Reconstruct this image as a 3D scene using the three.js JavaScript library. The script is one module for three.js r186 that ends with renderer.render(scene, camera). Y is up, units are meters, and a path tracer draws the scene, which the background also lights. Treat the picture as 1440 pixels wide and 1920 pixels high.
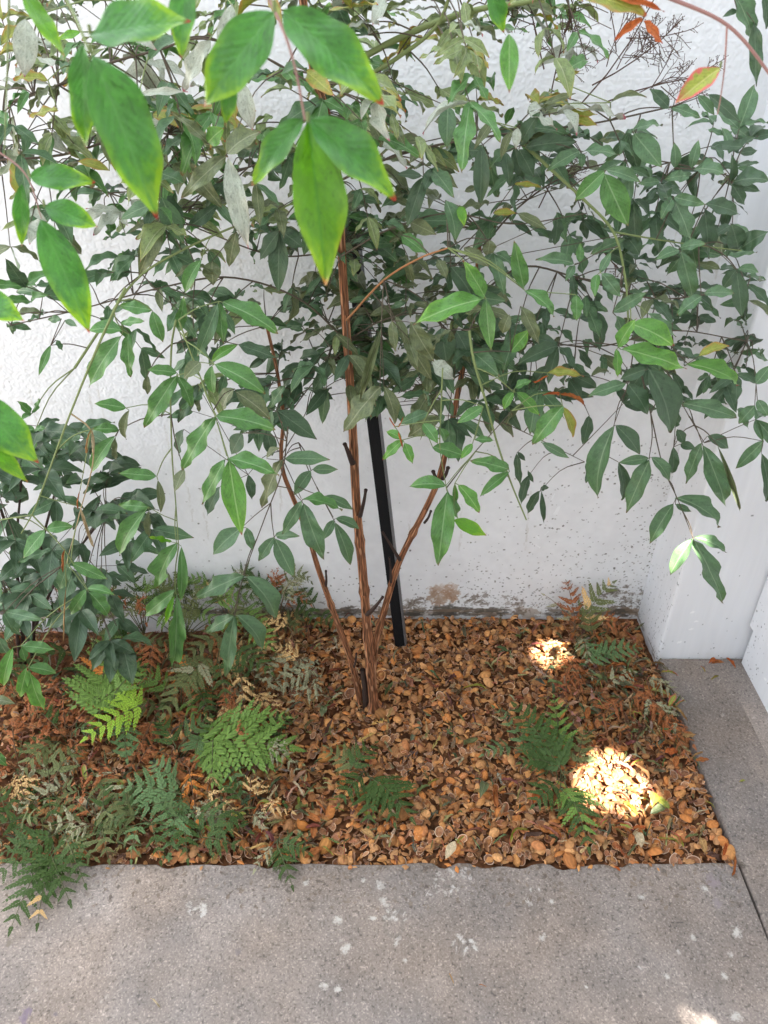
import * as THREE from 'three';
import { mergeGeometries } from 'three/addons/utils/BufferGeometryUtils.js';
import { RoundedBoxGeometry } from 'three/addons/geometries/RoundedBoxGeometry.js';

// ------------------------------------------------------------------ camera, sky, sun, exposure
const scene = new THREE.Scene();
const EYE = new THREE.Vector3(0, 1.42, 0), PITCH = 34.7 * Math.PI / 180, FOCAL = 1442;
const camera = new THREE.PerspectiveCamera(67.3, 0.75, 0.03, 120);
camera.position.copy(EYE); camera.rotation.x = -PITCH;
camera.focus = 1.45; camera.userData.fStop = 15;
scene.add(camera);

const skyW = 128, skyH = 64, skyData = new Float32Array(skyW * skyH * 4);
for (let j = 0; j < skyH; j++) for (let i = 0; i < skyW; i++) {
  const el = (j + 0.5) / skyH * Math.PI - Math.PI / 2, k = Math.max(0, Math.sin(el)), o = (j * skyW + i) * 4;
  const hz = Math.pow(1 - k, 3);
  skyData[o] = 0.264 + 0.05 * hz; skyData[o + 1] = 0.288 + 0.03 * hz; skyData[o + 2] = 0.325 + 0.0 * hz; skyData[o + 3] = 1;
}
const sky = new THREE.DataTexture(skyData, skyW, skyH, THREE.RGBAFormat, THREE.FloatType);
sky.mapping = THREE.EquirectangularReflectionMapping; sky.magFilter = THREE.LinearFilter; sky.needsUpdate = true;
scene.background = sky; scene.environment = sky;

const SUN = new THREE.Vector3(0.12, 0.85, 0.5).normalize();
const sun = new THREE.DirectionalLight(new THREE.Color(1, 0.95, 0.87), 5);
sun.position.copy(SUN).multiplyScalar(8); sun.target.position.set(0, 0, -1); scene.add(sun, sun.target);
sun.position.add(sun.target.position);
sun.castShadow = true; sun.shadow.radius = 0.6; sun.shadow.mapSize.set(2048, 2048);
Object.assign(sun.shadow.camera, { left: -4, right: 4, top: 4, bottom: -4, near: 0.1, far: 20 });

const renderer = new THREE.WebGLRenderer({ antialias: true });
renderer.toneMapping = THREE.LinearToneMapping; renderer.toneMappingExposure = 10.6;
renderer.shadowMap.enabled = true; renderer.setSize(768, 1024);

// ------------------------------------------------------------------ helpers
function rng(seed) { let a = seed >>> 0; return () => { a = (a + 0x6D2B79F5) | 0; let t = Math.imul(a ^ (a >>> 15), 1 | a); t = (t + Math.imul(t ^ (t >>> 7), 61 | t)) ^ t; return ((t ^ (t >>> 14)) >>> 0) / 4294967296; }; }
let R = rng(7);
const rr = (a, b) => a + (b - a) * R();
const pick = a => a[Math.floor(R() * a.length)];
const V = (x, y, z) => new THREE.Vector3(x, y, z);
const clamp = (x, a = 0, b = 1) => Math.min(b, Math.max(a, x));
const ss = (a, b, x) => { const t = clamp((x - a) / (b - a)); return t * t * (3 - 2 * t); };
const cp = Math.cos(PITCH), sp = Math.sin(PITCH);
function ray(u, v) { const x = (u - 720) / FOCAL, y = -(v - 960) / FOCAL; return V(x, y * cp - sp, -cp - y * sp); }
const at = (u, v, z) => { const d = ray(u, v); return d.multiplyScalar(z / d.z).add(EYE); };           // where the sight line meets the upright plane at z
const ground = (u, v, y = 0) => { const d = ray(u, v); return d.multiplyScalar((y - EYE.y) / d.y).add(EYE); };
const axisDepth = p => (EYE.y - p.y) * sp - p.z * cp;

const used = {};
const numbered = n => { const k = used[n] = (used[n] ?? -1) + 1; return k ? `${n}_${String(k).padStart(3, '0')}` : n; };
function shade(o) { o.castShadow = true; o.receiveShadow = true; return o; }
function tag(o, label, category, group, kind) { if (label) o.userData.label = label; if (category) o.userData.category = category; if (group) o.userData.group = group; if (kind) o.userData.kind = kind; return o; }
function top(name, geo, mat) { const m = shade(new THREE.Mesh(geo, mat)); m.name = numbered(name); scene.add(m); return m; }
function part(name, geo, mat, parent) { const m = shade(new THREE.Mesh(geo, mat)); m.name = name; parent.add(m); return m; }
function thing(name, pos, label, category, group) { const g = new THREE.Group(); g.name = numbered(name); g.position.copy(pos); scene.add(g); tag(g, label, category, group); return g; }

// value noise on a wrapped lattice
const LAT = 256, lattice = (() => { const r = rng(99), a = new Float32Array(LAT * LAT); for (let i = 0; i < a.length; i++) a[i] = r(); return a; })();
function noise(x, y) {
  const xi = Math.floor(x), yi = Math.floor(y); let fx = x - xi, fy = y - yi; fx = fx * fx * (3 - 2 * fx); fy = fy * fy * (3 - 2 * fy);
  const x0 = xi & 255, x1 = (xi + 1) & 255, y0 = (yi & 255) * LAT, y1 = ((yi + 1) & 255) * LAT;
  const a = lattice[y0 + x0], b = lattice[y0 + x1], c = lattice[y1 + x0], d = lattice[y1 + x1];
  return a + (b - a) * fx + (c - a) * fy + (a - b - c + d) * fx * fy;
}
const fbm = (x, y, n = 4) => { let s = 0, a = 0.5, t = 0; for (let i = 0; i < n; i++) { s += a * noise(x, y); t += a; x = x * 2.03 + 17.1; y = y * 2.03 + 9.7; a *= 0.5; } return s / t; };
function texture(w, h, fn, srgb = true) {
  const d = new Uint8Array(w * h * 4);
  for (let j = 0; j < h; j++) for (let i = 0; i < w; i++) { const c = fn((i + 0.5) / w, (j + 0.5) / h, i, j), o = (j * w + i) * 4; d[o] = clamp(c[0], 0, 255); d[o + 1] = clamp(c[1], 0, 255); d[o + 2] = clamp(c[2], 0, 255); d[o + 3] = 255; }
  const t = new THREE.DataTexture(d, w, h); t.magFilter = THREE.LinearFilter; t.minFilter = THREE.LinearFilter; t.wrapS = t.wrapT = THREE.RepeatWrapping;
  if (srgb) t.colorSpace = THREE.SRGBColorSpace; t.needsUpdate = true; return t;
}
// a grid of [r,g,b] floats that marks are stamped into
class Sheet {
  constructor(w, h, x0, y0, sx, sy) { Object.assign(this, { w, h, x0, y0, sx, sy }); this.d = new Float32Array(w * h * 3); }
  fill(fn) { for (let j = 0; j < this.h; j++) for (let i = 0; i < this.w; i++) { const c = fn(this.x0 + (i + 0.5) / this.w * this.sx, this.y0 + (j + 0.5) / this.h * this.sy, i, j), o = (j * this.w + i) * 3; this.d[o] = c[0]; this.d[o + 1] = c[1]; this.d[o + 2] = c[2]; } }
  stamp(x, y, rx, ry, turn, col, alpha, rough = 0.5, seed = 0) {   // a mark with a ragged outline
    const kx = this.w / this.sx, ky = this.h / this.sy, m = Math.max(rx, ry) * 1.7, c = Math.cos(turn), s = Math.sin(turn);
    for (let j = Math.floor((y - m - this.y0) * ky); j <= (y + m - this.y0) * ky; j++) for (let i = Math.floor((x - m - this.x0) * kx); i <= (x + m - this.x0) * kx; i++) {
      if (i < 0 || j < 0 || i >= this.w || j >= this.h) continue;
      const dx = this.x0 + (i + 0.5) / kx - x, dy = this.y0 + (j + 0.5) / ky - y, px = (dx * c + dy * s) / rx, py = (-dx * s + dy * c) / ry;
      const r = Math.hypot(px, py) + rough * (noise(px * 2.3 + seed * 7.1, py * 2.3 + seed * 3.3) - 0.5) * 2 + rough * 0.6 * (noise(px * 7 + seed, py * 7) - 0.5);
      const f = alpha * ss(1.08, 0.86, r); if (f <= 0) continue;
      const o = (j * this.w + i) * 3; for (let k = 0; k < 3; k++) this.d[o + k] += (col[k] - this.d[o + k]) * f;
    }
  }
  tex(srgb = true) { return texture(this.w, this.h, (u, v, i, j) => { const o = (j * this.w + i) * 3; return [this.d[o], this.d[o + 1], this.d[o + 2]]; }, srgb); }
}
function planarUV(geo, fn) { const p = geo.attributes.position, uv = new Float32Array(p.count * 2); for (let i = 0; i < p.count; i++) { const [a, b] = fn(p.getX(i), p.getY(i), p.getZ(i)); uv[2 * i] = a; uv[2 * i + 1] = b; } geo.setAttribute('uv', new THREE.BufferAttribute(uv, 2)); return geo; }
function tube(pts, r0, r1, sides = 5, segs = 0, wob = 0, seed = 0) {   // tapered tube with uv: u round, v metres along
  const curve = new THREE.CatmullRomCurve3(pts, false, 'centripetal'), n = segs || Math.max(4, (pts.length - 1) * 4), len = curve.getLength();
  const fr = curve.computeFrenetFrames(n, false), P = [], N = [], U = [], I = [];
  for (let i = 0; i <= n; i++) {
    const t = i / n, c = curve.getPointAt(t), rad = typeof r0 === 'function' ? r0(t) : r0 + (r1 - r0) * t;
    for (let k = 0; k <= sides; k++) {
      const a = k / sides * Math.PI * 2, kk = k % sides, d = fr.normals[i].clone().multiplyScalar(Math.cos(a)).addScaledVector(fr.binormals[i], Math.sin(a));
      const rw = rad * (1 + wob * (noise(kk * 1.7 + seed, t * len * 60) - 0.5) * 2);
      P.push(c.x + d.x * rw, c.y + d.y * rw, c.z + d.z * rw); N.push(d.x, d.y, d.z); U.push(k / sides, t * len);
      if (i < n && k < sides) { const q = i * (sides + 1) + k; I.push(q, q + 1, q + sides + 1, q + 1, q + sides + 2, q + sides + 1); }
    }
  }
  for (const i of [0, n]) { const c = curve.getPointAt(i / n), q = P.length / 3; P.push(c.x, c.y, c.z); const tg = curve.getTangentAt(i / n).multiplyScalar(i ? 1 : -1); N.push(tg.x, tg.y, tg.z); U.push(0.5, i ? len : 0); for (let k = 0; k < sides; k++) { const a = i * (sides + 1) + k; I.push(...(i ? [q, a, a + 1] : [q, a + 1, a])); } }
  const g = new THREE.BufferGeometry(); g.setAttribute('position', new THREE.Float32BufferAttribute(P, 3)); g.setAttribute('normal', new THREE.Float32BufferAttribute(N, 3)); g.setAttribute('uv', new THREE.Float32BufferAttribute(U, 2)); g.setIndex(I); return g;
}
const std = (c, o = {}) => new THREE.MeshPhysicalMaterial({ color: new THREE.Color().setRGB(...c), roughness: 0.85, specularIntensity: 0.4, ...o });

// ------------------------------------------------------------------ setting: walls
const WZ = -1.566, PX = 0.693, PZ = -1.393, SX = 0.896;
const wall0 = (u, v) => at(u, v, WZ);
R = rng(11);
const WS = new Sheet(1280, 1280, -1.72, -0.05, 2.45, 2.45);
WS.fill((x, y) => { const n = fbm(x * 5, y * 5, 4), f = fbm(x * 60, y * 60, 2), b = 229 + (n - 0.5) * 14 + (f - 0.5) * 9; return [b * 0.996, b * 0.998, b * 1.004]; });
for (let i = 0; i < 4200; i++) {      // splashed soil specks, thick at the foot of the wall and in the corner
  const foot = R() < 0.72, x = foot ? rr(-1.7, 0.7) : 0.7 - Math.pow(R(), 1.7) * 0.5, y = foot ? -0.01 - Math.log(1 - R()) * 0.055 : Math.pow(R(), 1.8) * 0.55;
  const d = rr(60, 130), l = rr(0.0007, 0.0029); WS.stamp(x, y, l, l * rr(0.3, 0.9), rr(-0.5, 0.9), [d, d * 0.95, d * 0.88], rr(0.35, 0.9), 0.4, i);
}
for (let i = 0; i < 200; i++) { const x = rr(-1.7, 0.7), y = rr(0.1, 2.2), d = rr(130, 175), l = rr(0.001, 0.003); WS.stamp(x, y, l, l * 0.6, R() * 3, [d, d, d * 0.97], 0.6, 0.4, i); }
for (let i = 0; i < 100; i++) { const x = rr(-1.7, 0.7), h = rr(0.004, 0.018); WS.stamp(x, rr(-0.005, 0.012), rr(0.012, 0.05), h, 0, pick([[86, 78, 68], [120, 104, 88], [62, 60, 56], [142, 120, 100]]), rr(0.35, 0.75), 0.85, i); }
{ const s = wall0(832, 1112); for (let i = 0; i < 26; i++) WS.stamp(s.x + rr(-0.035, 0.035), s.y + rr(-0.03, 0.02), rr(0.006, 0.02), rr(0.005, 0.014), R() * 3, pick([[166, 132, 106], [150, 118, 96], [178, 158, 140]]), rr(0.3, 0.7), 0.9, i);
  for (const [u, v] of [[890, 1125], [960, 1130], [780, 1135], [1150, 1110], [1185, 1120]]) { const q = wall0(u, v); for (let i = 0; i < 9; i++) WS.stamp(q.x + rr(-0.03, 0.03), q.y + rr(-0.02, 0.02), rr(0.004, 0.014), rr(0.003, 0.008), R(), [104, 92, 80], rr(0.3, 0.7), 0.9, i + 50); } }
for (let i = 0; i < 46; i++) { const x = rr(-1.7, 0.7), y0 = rr(0.15, 1.3), L = rr(0.05, 0.2); for (let k = 0; k < 14; k++) WS.stamp(x + rr(-0.003, 0.003), y0 - L * k / 14, rr(0.001, 0.003), rr(0.004, 0.012), 0, [190, 186, 178], rr(0.1, 0.4), 0.7, i * 20 + k); }
const wallMap = WS.tex();
const wallBump = texture(1280, 1280, (u, v) => { const x = u * 2.45, y = v * 2.45, coarse = 0.35 + 0.65 * ss(0.35, 0.75, y); const n = 0.4 * noise(x * 130, y * 130) + 0.6 * noise(x * 270 + 5, y * 270); const k = 128 + (n - 0.5) * 250 * coarse; return [k, k, k]; }, false);
const stuccoMat = new THREE.MeshStandardMaterial({ map: wallMap, bumpMap: wallBump, bumpScale: 0.0019, roughness: 0.93 });
{
  const g = new THREE.BoxGeometry(4.9, 2.75, 0.2); g.translate(0.7 - 2.45 + 0.06 - 0.06, 1.225, WZ - 0.1);
  planarUV(g, (x, y) => [(x + 1.72) / 2.45, (y + 0.05) / 2.45]);
  tag(top('rendered_wall', g, stuccoMat), 'white rough rendered garden wall behind the shrub, dirty along its foot', 'wall');
}
R = rng(12);
const SM = new Sheet(512, 1280, 0, -0.05, 0.98, 2.45);
SM.fill((x, y) => { const n = fbm(x * 6 + 3, y * 4, 4), br = fbm(x * 90, y * 7, 2), b = 228 + (n - 0.5) * 12 + (br - 0.5) * 8; return [b * 0.992, b * 0.996, b * 1.008]; });
for (let i = 0; i < 380; i++) { const edge = R() < 0.8, x = edge ? 0.2 * Math.pow(R(), 1.6) : rr(0, 0.9), y = -Math.log(1 - R()) * 0.16, d = rr(70, 140), l = rr(0.0007, 0.0026); SM.stamp(x, y, l, l * rr(0.4, 1), 1.2 + rr(-0.4, 0.4), [d, d, d], rr(0.4, 0.85), 0.4, i); }
for (let i = 0; i < 30; i++) SM.stamp(rr(0, 0.9), rr(-0.01, 0.008), rr(0.01, 0.03), rr(0.002, 0.006), 0, [120, 112, 104], 0.6, 0.8, i);
for (const [x, y] of [[0.24, 0.16], [0.255, 0.13], [0.25, 0.105], [0.23, 0.06]]) SM.stamp(x, y, 0.006, 0.003, 0.4, [245, 245, 246], 0.9, 0.4, x * 99);
const smoothMap = SM.tex();
const smoothBump = texture(512, 512, (u, v) => { const k = 110 + 60 * fbm(u * 26, v * 9, 3) + 40 * fbm(u * 70, v * 70, 2); return [k, k, k]; }, false);
const smoothMat = new THREE.MeshStandardMaterial({ map: smoothMap, bumpMap: smoothBump, bumpScale: 0.0016, roughness: 0.72 });
{
  const g = new RoundedBoxGeometry(0.44, 2.75, 0.25, 3, 0.006); g.translate(PX + 0.22, 1.225, PZ - 0.125);
  planarUV(g, (x, y, z) => [((x - PX) + (PZ - z) + 0.01) / 0.98 + (x > PX + 0.003 ? 0.18 : 0), (y + 0.05) / 2.45]);
  tag(top('corner_pier', g, smoothMat), 'smooth white painted pier standing in the corner of the garden wall', 'pier');
  const w = thing('side_wall', V(SX, 0, -1), 'smooth white side wall with a panel proud of its foot', 'wall');
  const pl = new RoundedBoxGeometry(0.2, 0.24, 2.7, 2, 0.004); pl.translate(0.105, -0.001, 1.35 - 0.381); planarUV(pl, (x, y, z) => [(z + 0.5) / 0.98, (y + 0.05) / 2.45]); part('plinth', pl, smoothMat, w);
  const pn = new RoundedBoxGeometry(0.2, 1.95, 2.7, 2, 0.005); pn.translate(0.096, 0.122 + 0.975, 1.35 - 0.389); planarUV(pn, (x, y, z) => [(z + 0.5) / 0.98, (y + 0.05) / 2.45]); part('panel', pn, smoothMat, w);
}

{
  const w = thing('added_house_wall', V(0, -0.1, 2.35), 'plain pale wall added out of view to cut the front light on the bed', 'wall');  // unseen wall, added so the light comes more from above
  const g = new RoundedBoxGeometry(9, 3.1, 0.25, 2, 0.01); g.translate(0.5, 1.55, 0); part('wall_face', g, std([0.5, 0.5, 0.49], { roughness: 0.9 }), w);
}
// ------------------------------------------------------------------ setting: ground, paving, bed
{
  const g = new THREE.PlaneGeometry(160, 160, 1, 1); g.rotateX(-Math.PI / 2); g.translate(0, -0.14, 0);
  tag(top('ground', g, std([0.22, 0.2, 0.18])), 'bare ground around the paved yard', 'ground', null, 'structure');
}
R = rng(21);
const CX0 = -1.05, CZ0 = -0.87, CW = 1.9, CD = 0.95;
const CS = new Sheet(1900, 950, CX0, CZ0, CW, CD);
CS.fill((x, z, i, j) => {
  const m = fbm(x * 4 + 5, z * 4, 4), m2 = fbm(x * 9 + 31, z * 9 + 7, 3), m3 = fbm(x * 22 + 3, z * 22 + 8, 3), s = noise(x * 520, z * 520), s2 = noise(x * 300 + 40, z * 300 + 11), h = lattice[(j * 131 + i * 7) & 65535];
  let b = 131 + (m - 0.5) * 46 + (m3 - 0.5) * 22 + (s - 0.5) * 19 + (s2 - 0.5) * 15 + (h - 0.5) * 9;
  if (s > 0.80) b += 26 * (s - 0.7) * 4; if (s2 < 0.16) b -= 20;
  const warm = (m2 - 0.5) * 16;
  return [b * 1.04 + warm * 0.5, b * 0.955, b * 0.895 - warm * 0.5];
});
const spot = (u, v, r, col, a, rough = 0.7) => { const p = ground(u, v); for (let i = 0; i < 3; i++) CS.stamp(p.x + rr(-r, r) * 0.6, p.z + rr(-r, r) * 0.6, r * rr(0.4, 0.9), r * rr(0.3, 0.8), R() * 3, col, a, rough, u + i); };
for (const [u, v, r] of [[990, 1690, 0.008], [995, 1668, 0.004], [1035, 1690, 0.005], [1018, 1758, 0.009], [1203, 1680, 0.006], [1300, 1758, 0.006], [1322, 1668, 0.007], [1380, 1745, 0.011], [1370, 1790, 0.005], [1272, 1785, 0.004], [1358, 1832, 0.006], [1250, 1830, 0.005], [1380, 1903, 0.009], [1010, 1668, 0.003], [760, 1800, 0.005], [1100, 1852, 0.004], [1200, 1815, 0.004], [635, 1725, 0.009], [645, 1775, 0.011], [610, 1848, 0.008], [637, 1855, 0.008], [700, 1722, 0.008], [712, 1660, 0.01], [722, 1692, 0.01], [575, 1654, 0.006], [682, 1650, 0.005], [745, 1765, 0.007]])
  spot(u, v, r, [190, 184, 176], 0.55);
for (const [u, v, r] of [[845, 1640, 0.04], [830, 1665, 0.03], [370, 1705, 0.018], [740, 1715, 0.02], [870, 1770, 0.02]]) for (let i = 0; i < 22; i++) { const p = ground(u, v); CS.stamp(p.x + rr(-r, r), p.z + rr(-r, r) * 0.6, rr(0.002, 0.007), rr(0.001, 0.004), R() * 3, pick([[196, 190, 184], [120, 112, 106], [186, 180, 172]]), 0.6, 0.8, i + u); }
for (const [u, v, r, c] of [[50, 1905, 0.012, [118, 104, 118]], [445, 1787, 0.006, [118, 108, 108]], [20, 1768, 0.008, [120, 110, 100]], [103, 1904, 0.004, [110, 100, 104]], [1340, 1655, 0.014, [138, 126, 128]], [1345, 1690, 0.01, [138, 128, 128]]]) spot(u, v, r, c, 0.6);
{ const p = ground(738, 1735); for (let i = 0; i < 40; i++) { const a = i / 40 * 6.28; CS.stamp(p.x + Math.cos(a) * 0.016 + rr(-0.002, 0.002), p.z + Math.sin(a) * 0.02, 0.0025, 0.0018, a, [118, 110, 102], 0.5, 0.6, i); } }
for (let i = 0; i < 260; i++) CS.stamp(rr(CX0, CX0 + CW), rr(CZ0, CZ0 + CD), rr(0.001, 0.004), rr(0.001, 0.003), R() * 3, pick([[176, 168, 160], [104, 94, 86], [116, 104, 94]]), 0.55, 0.6, i);
for (let i = 0; i < 900; i++) CS.stamp(rr(CX0, 0.7), -0.845 + Math.pow(R(), 2.4) * 0.09, rr(0.001, 0.006), rr(0.001, 0.004), R() * 3, pick([[96, 82, 70], [120, 104, 90], [84, 74, 66]]), rr(0.3, 0.7), 0.8, i);  // crumbs of soil by the bed
for (const [a, b] of [[[880, 1612], [905, 1700]], [[905, 1700], [850, 1790]], [[300, 1616], [340, 1690]], [[1120, 1760], [1230, 1742]]]) { const A = ground(...a), B = ground(...b); for (let k = 0; k < 60; k++) { const t = k / 60; CS.stamp(A.x + (B.x - A.x) * t + 0.004 * (noise(t * 9 + a[0], 2) - 0.5), A.z + (B.z - A.z) * t + 0.004 * (noise(t * 9, a[1]) - 0.5), 0.0012, 0.0008, 0, [104, 94, 86], 0.4, 0.7, k); } }
const concreteMap = CS.tex();
const concreteBump = texture(950, 475, (u, v) => { const x = u * CW, z = v * CD, k = 128 + (noise(x * 520, z * 520) - 0.5) * 130 + (noise(x * 230 + 3, z * 230) - 0.5) * 90; return [k, k, k]; }, false);
const concreteMat = new THREE.MeshStandardMaterial({ map: concreteMap, bumpMap: concreteBump, bumpScale: 0.0016, roughness: 0.92 });
const cuv = (x, y, z) => [(x - CX0) / CW, (z - CZ0) / CD];
function slab(edge, far, y, t) {   // edge: [[x, z] ...] the ragged side, far(p): the opposite point of each; top with a worn arris and a side face
  const P = [], U = [], I = [], rows = [[0, -t], [0, -0.004], [0.0035, 0]];
  const n = edge.length, out = p => { const f = far(p), d = Math.hypot(f[0] - p[0], f[1] - p[1]); return [(f[0] - p[0]) / d, (f[1] - p[1]) / d]; };
  for (const p of edge) { const o = out(p), f = far(p); for (const [k, h] of rows) { const x = p[0] + o[0] * k, z = p[1] + o[1] * k; P.push(x, y + h, z); } for (const k of [0.02, 0.2, 1]) P.push(p[0] + (f[0] - p[0]) * k, y, p[1] + (f[1] - p[1]) * k); }
  for (let i = 0; i < n - 1; i++) for (let k = 0; k < 5; k++) { const a = i * 6 + k, b = a + 6; I.push(a, b, a + 1, b, b + 1, a + 1); }
  const g = new THREE.BufferGeometry(); g.setAttribute('position', new THREE.Float32BufferAttribute(P, 3)); g.setIndex(I); g.computeVertexNormals(); return planarUV(g, cuv);
}
{
  const e = []; for (let x = -3; x <= 0.68; x += 0.012) { const big = 0.004 * (fbm(x * 14, 3, 3) - 0.5) * 2, chip = Math.max(0, noise(x * 26, 9) - 0.62) * 0.035; e.push([x, -0.846 + big + chip]); }
  e.push([0.6895, -0.846]);
  tag(top('front_paving', slab(e, p => [p[0], 2.5], 0, 0.09), concreteMat), 'grey speckled concrete paving in front of the bed', 'paving', null, 'structure');
  const s = []; for (let z = 2.5; z >= -1.3905; z -= 0.02) s.push([PX + 0.0015 + 0.003 * (fbm(z * 18, 5, 2) - 0.5), z]);
  s.push([PX + 0.002, -1.3905]);
  tag(top('side_paving', slab(s.reverse(), p => [SX + 0.02, p[1]], 0.004, 0.09), concreteMat), 'grey concrete strip along the side wall', 'paving', null, 'structure');
}
const bedY = (x, z) => -0.014 + 0.012 * (fbm(x * 7 + 2, z * 7, 3) - 0.5) - 0.05 * ss(-0.4, -0.55, x) * ss(-1.22, -1.4, z);
{
  const g = new THREE.PlaneGeometry(2.3, 0.74, 130, 46); g.rotateX(-Math.PI / 2); g.translate(-0.455, 0, -1.204);
  const p = g.attributes.position; for (let i = 0; i < p.count; i++) p.setY(i, bedY(p.getX(i), p.getZ(i)) - 0.006 + 0.01 * (fbm(p.getX(i) * 60, p.getZ(i) * 60, 2) - 0.5));
  g.computeVertexNormals(); planarUV(g, (x, y, z) => [x * 2, z * 2]);
  const soilMap = texture(256, 256, (u, v) => { const n = fbm(u * 64, v * 64, 3), k = 40 + n * 90; return [k * 1.22, k * 0.82, k * 0.56]; });
  tag(top('soil_bed', g, new THREE.MeshPhysicalMaterial({ map: soilMap, roughness: 1, specularIntensity: 0.2 })), 'dark soil of the planting bed', 'soil', null, 'structure');
}

// ------------------------------------------------------------------ black post
{
  const base = ground(754, 1214, -0.02), tp = at(651, 380, -1.505); base.y -= 0.03;
  const t = thing('metal_post', base, 'black painted metal post leaning behind the brown stems', 'post');
  const d = tp.clone().sub(base), L = d.length(); d.normalize();
  const q = new THREE.Quaternion().setFromUnitVectors(V(0, 1, 0), d).multiply(new THREE.Quaternion().setFromAxisAngle(V(0, 1, 0), -0.22));
  const pm = new THREE.MeshPhysicalMaterial({ specularIntensity: 0.4, color: new THREE.Color().setRGB(0.008, 0.008, 0.009), roughness: 0.8, bumpMap: texture(128, 512, (u, v) => { const k = 255 * noise(u * 60, v * 240); return [k, k, k]; }, false), bumpScale: 0.0006 });
  const g = new RoundedBoxGeometry(0.027, L, 0.018, 3, 0.003); g.translate(0, L / 2, 0); g.applyQuaternion(q); part('post_body', g, pm, t);
  const e = new RoundedBoxGeometry(0.004, L * 0.998, 0.013, 2, 0.001); e.translate(0.0152, L / 2, 0.002); e.applyQuaternion(q); part('edge_strip', e, std([0.16, 0.16, 0.165], { roughness: 0.5, metalness: 0.4 }), t);
}

// ------------------------------------------------------------------ leaf shapes and skins
const wAt = t => 0.5 * Math.pow(t, 0.82) * Math.pow(1 - t, 1.12) / (Math.pow(0.4227, 0.82) * Math.pow(0.5773, 1.12));
function leafGeo(ny, nx, fold, arch, wave, twist, seed, curl = 0, vary = 0) {   // along +y from 0 to 1, width 1, face +z
  const P = [], U = [], I = [];
  for (let j = 0; j <= ny; j++) {
    const t = j / ny, w = Math.max(0.004, wAt(t)) * (1 + vary * (noise(t * 3 + seed, 1) - 0.5)), side = 0.06 * vary * Math.sin(t * 3 + seed);
    for (let i = 0; i <= nx; i++) {
      const s = i / nx * 2 - 1, a = twist * (t - 0.3) + 0;
      let x = s * w + side, z = fold * Math.abs(s) * w * 0.55 + arch * 4 * t * (1 - t) + wave * Math.sin(t * 15 + seed + s * 1.4) * Math.abs(s) * 0.02 + 0.008 * (noise(t * 6 + seed, s * 2 + 5) - 0.5);
      if (curl) { const c = curl * s * w * 2; x = Math.sin(c) / curl / 2 + side; z += (1 - Math.cos(c)) / curl / 2 * 0.55 * Math.sign(curl); }
      const xr = x * Math.cos(a) - z * Math.sin(a) * 1.4, zr = x * Math.sin(a) / 1.4 + z * Math.cos(a);
      P.push(xr, t, zr); U.push(i / nx, t);
      if (j < ny && i < nx) { const q = j * (nx + 1) + i; I.push(q, q + 1, q + nx + 1, q + 1, q + nx + 2, q + nx + 1); }
    }
  }
  const g = new THREE.BufferGeometry(); g.setAttribute('position', new THREE.Float32BufferAttribute(P, 3)); g.setAttribute('uv', new THREE.Float32BufferAttribute(U, 2)); g.setIndex(I); g.computeVertexNormals(); return g;
}
const leafShapes = [], bigShapes = [], dryShapes = [];
for (let i = 0; i < 9; i++) leafShapes.push(leafGeo(13, 4, 0.12 + 0.09 * (i % 4), 0.03 + 0.035 * ((i * 5) % 4), 1 + (i % 3), ((i * 7) % 5 - 2) * 0.08, i * 2.3, 0, 0.14));
for (let i = 0; i < 5; i++) bigShapes.push(leafGeo(24, 8, 0.1 + 0.06 * i, 0.02 + 0.02 * (i % 3), 1.2, (i % 3 - 1) * 0.1, i * 1.9, 0, 0.12));
for (let i = 0; i < 7; i++) dryShapes.push(leafGeo(8, 6, 0.1, 0.05 + 0.05 * (i % 4), 3, ((i * 3) % 5 - 2) * 0.55, i * 3.1, 2.2 + (i % 4) * 1.1, 0.4));
// colours are sRGB: blade, vein, margin near the tip, tip; strength of the margin
function leafSkin(blade, vein, margin, tip, mk, o = {}) {
  const seed = o.seed ?? 0, veinK = o.veinK ?? 0.35, blot = o.blot ?? 0.25;
  return texture(96, 192, (u, v) => {
    const s = Math.abs(u - 0.5) * 2, w = Math.max(0.02, wAt(v)) * 2, mid = ss(0.075, 0.03, s * w), side = u < 0.5 ? 0 : 0.5;
    const ph = (v * 11 - s * w * 3.2 + side), vv = ss(0.16, 0.02, Math.abs(ph - Math.round(ph))) * (1 - s * 0.5);
    const n = fbm(u * 9 + seed, v * 16 + seed, 3) - 0.5, nf = noise(u * 60 + seed, v * 110) - 0.5;
    const fine = ss(0.3, 0.05, Math.abs(noise(u * 34 + seed, v * 64) - 0.5) * 2) * 0.07, bl = ss(0.8, 0.86, noise(u * 17 + seed * 3, v * 30)) * 0.16; let k = 1 + n * blot + nf * 0.1 + fine - bl, c = blade.map(b => b * k);
    const mix = (a, f) => { c = c.map((x, i) => x + (a[i] - x) * f); };
    mix(vein, Math.max(mid * 0.75, vv * veinK * 0.45));
    const edge = ss(0.62, 1.0, s + n * 0.35) * ss(0.15, 0.95, v), endK = ss(0.6, 1.02, v + n * 0.3);
    mix(margin, clamp((edge * 0.8 + endK * 0.85) * mk) * (1 - mid * 0.5));
    mix(tip, ss(0.93, 0.985, v + n * 0.06) * (o.tipK ?? 0.9));
    if (o.red) mix(o.red, ss(0.55, 0.95, s + n * 0.8) * o.redK);
    return c;
  });
}
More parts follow.
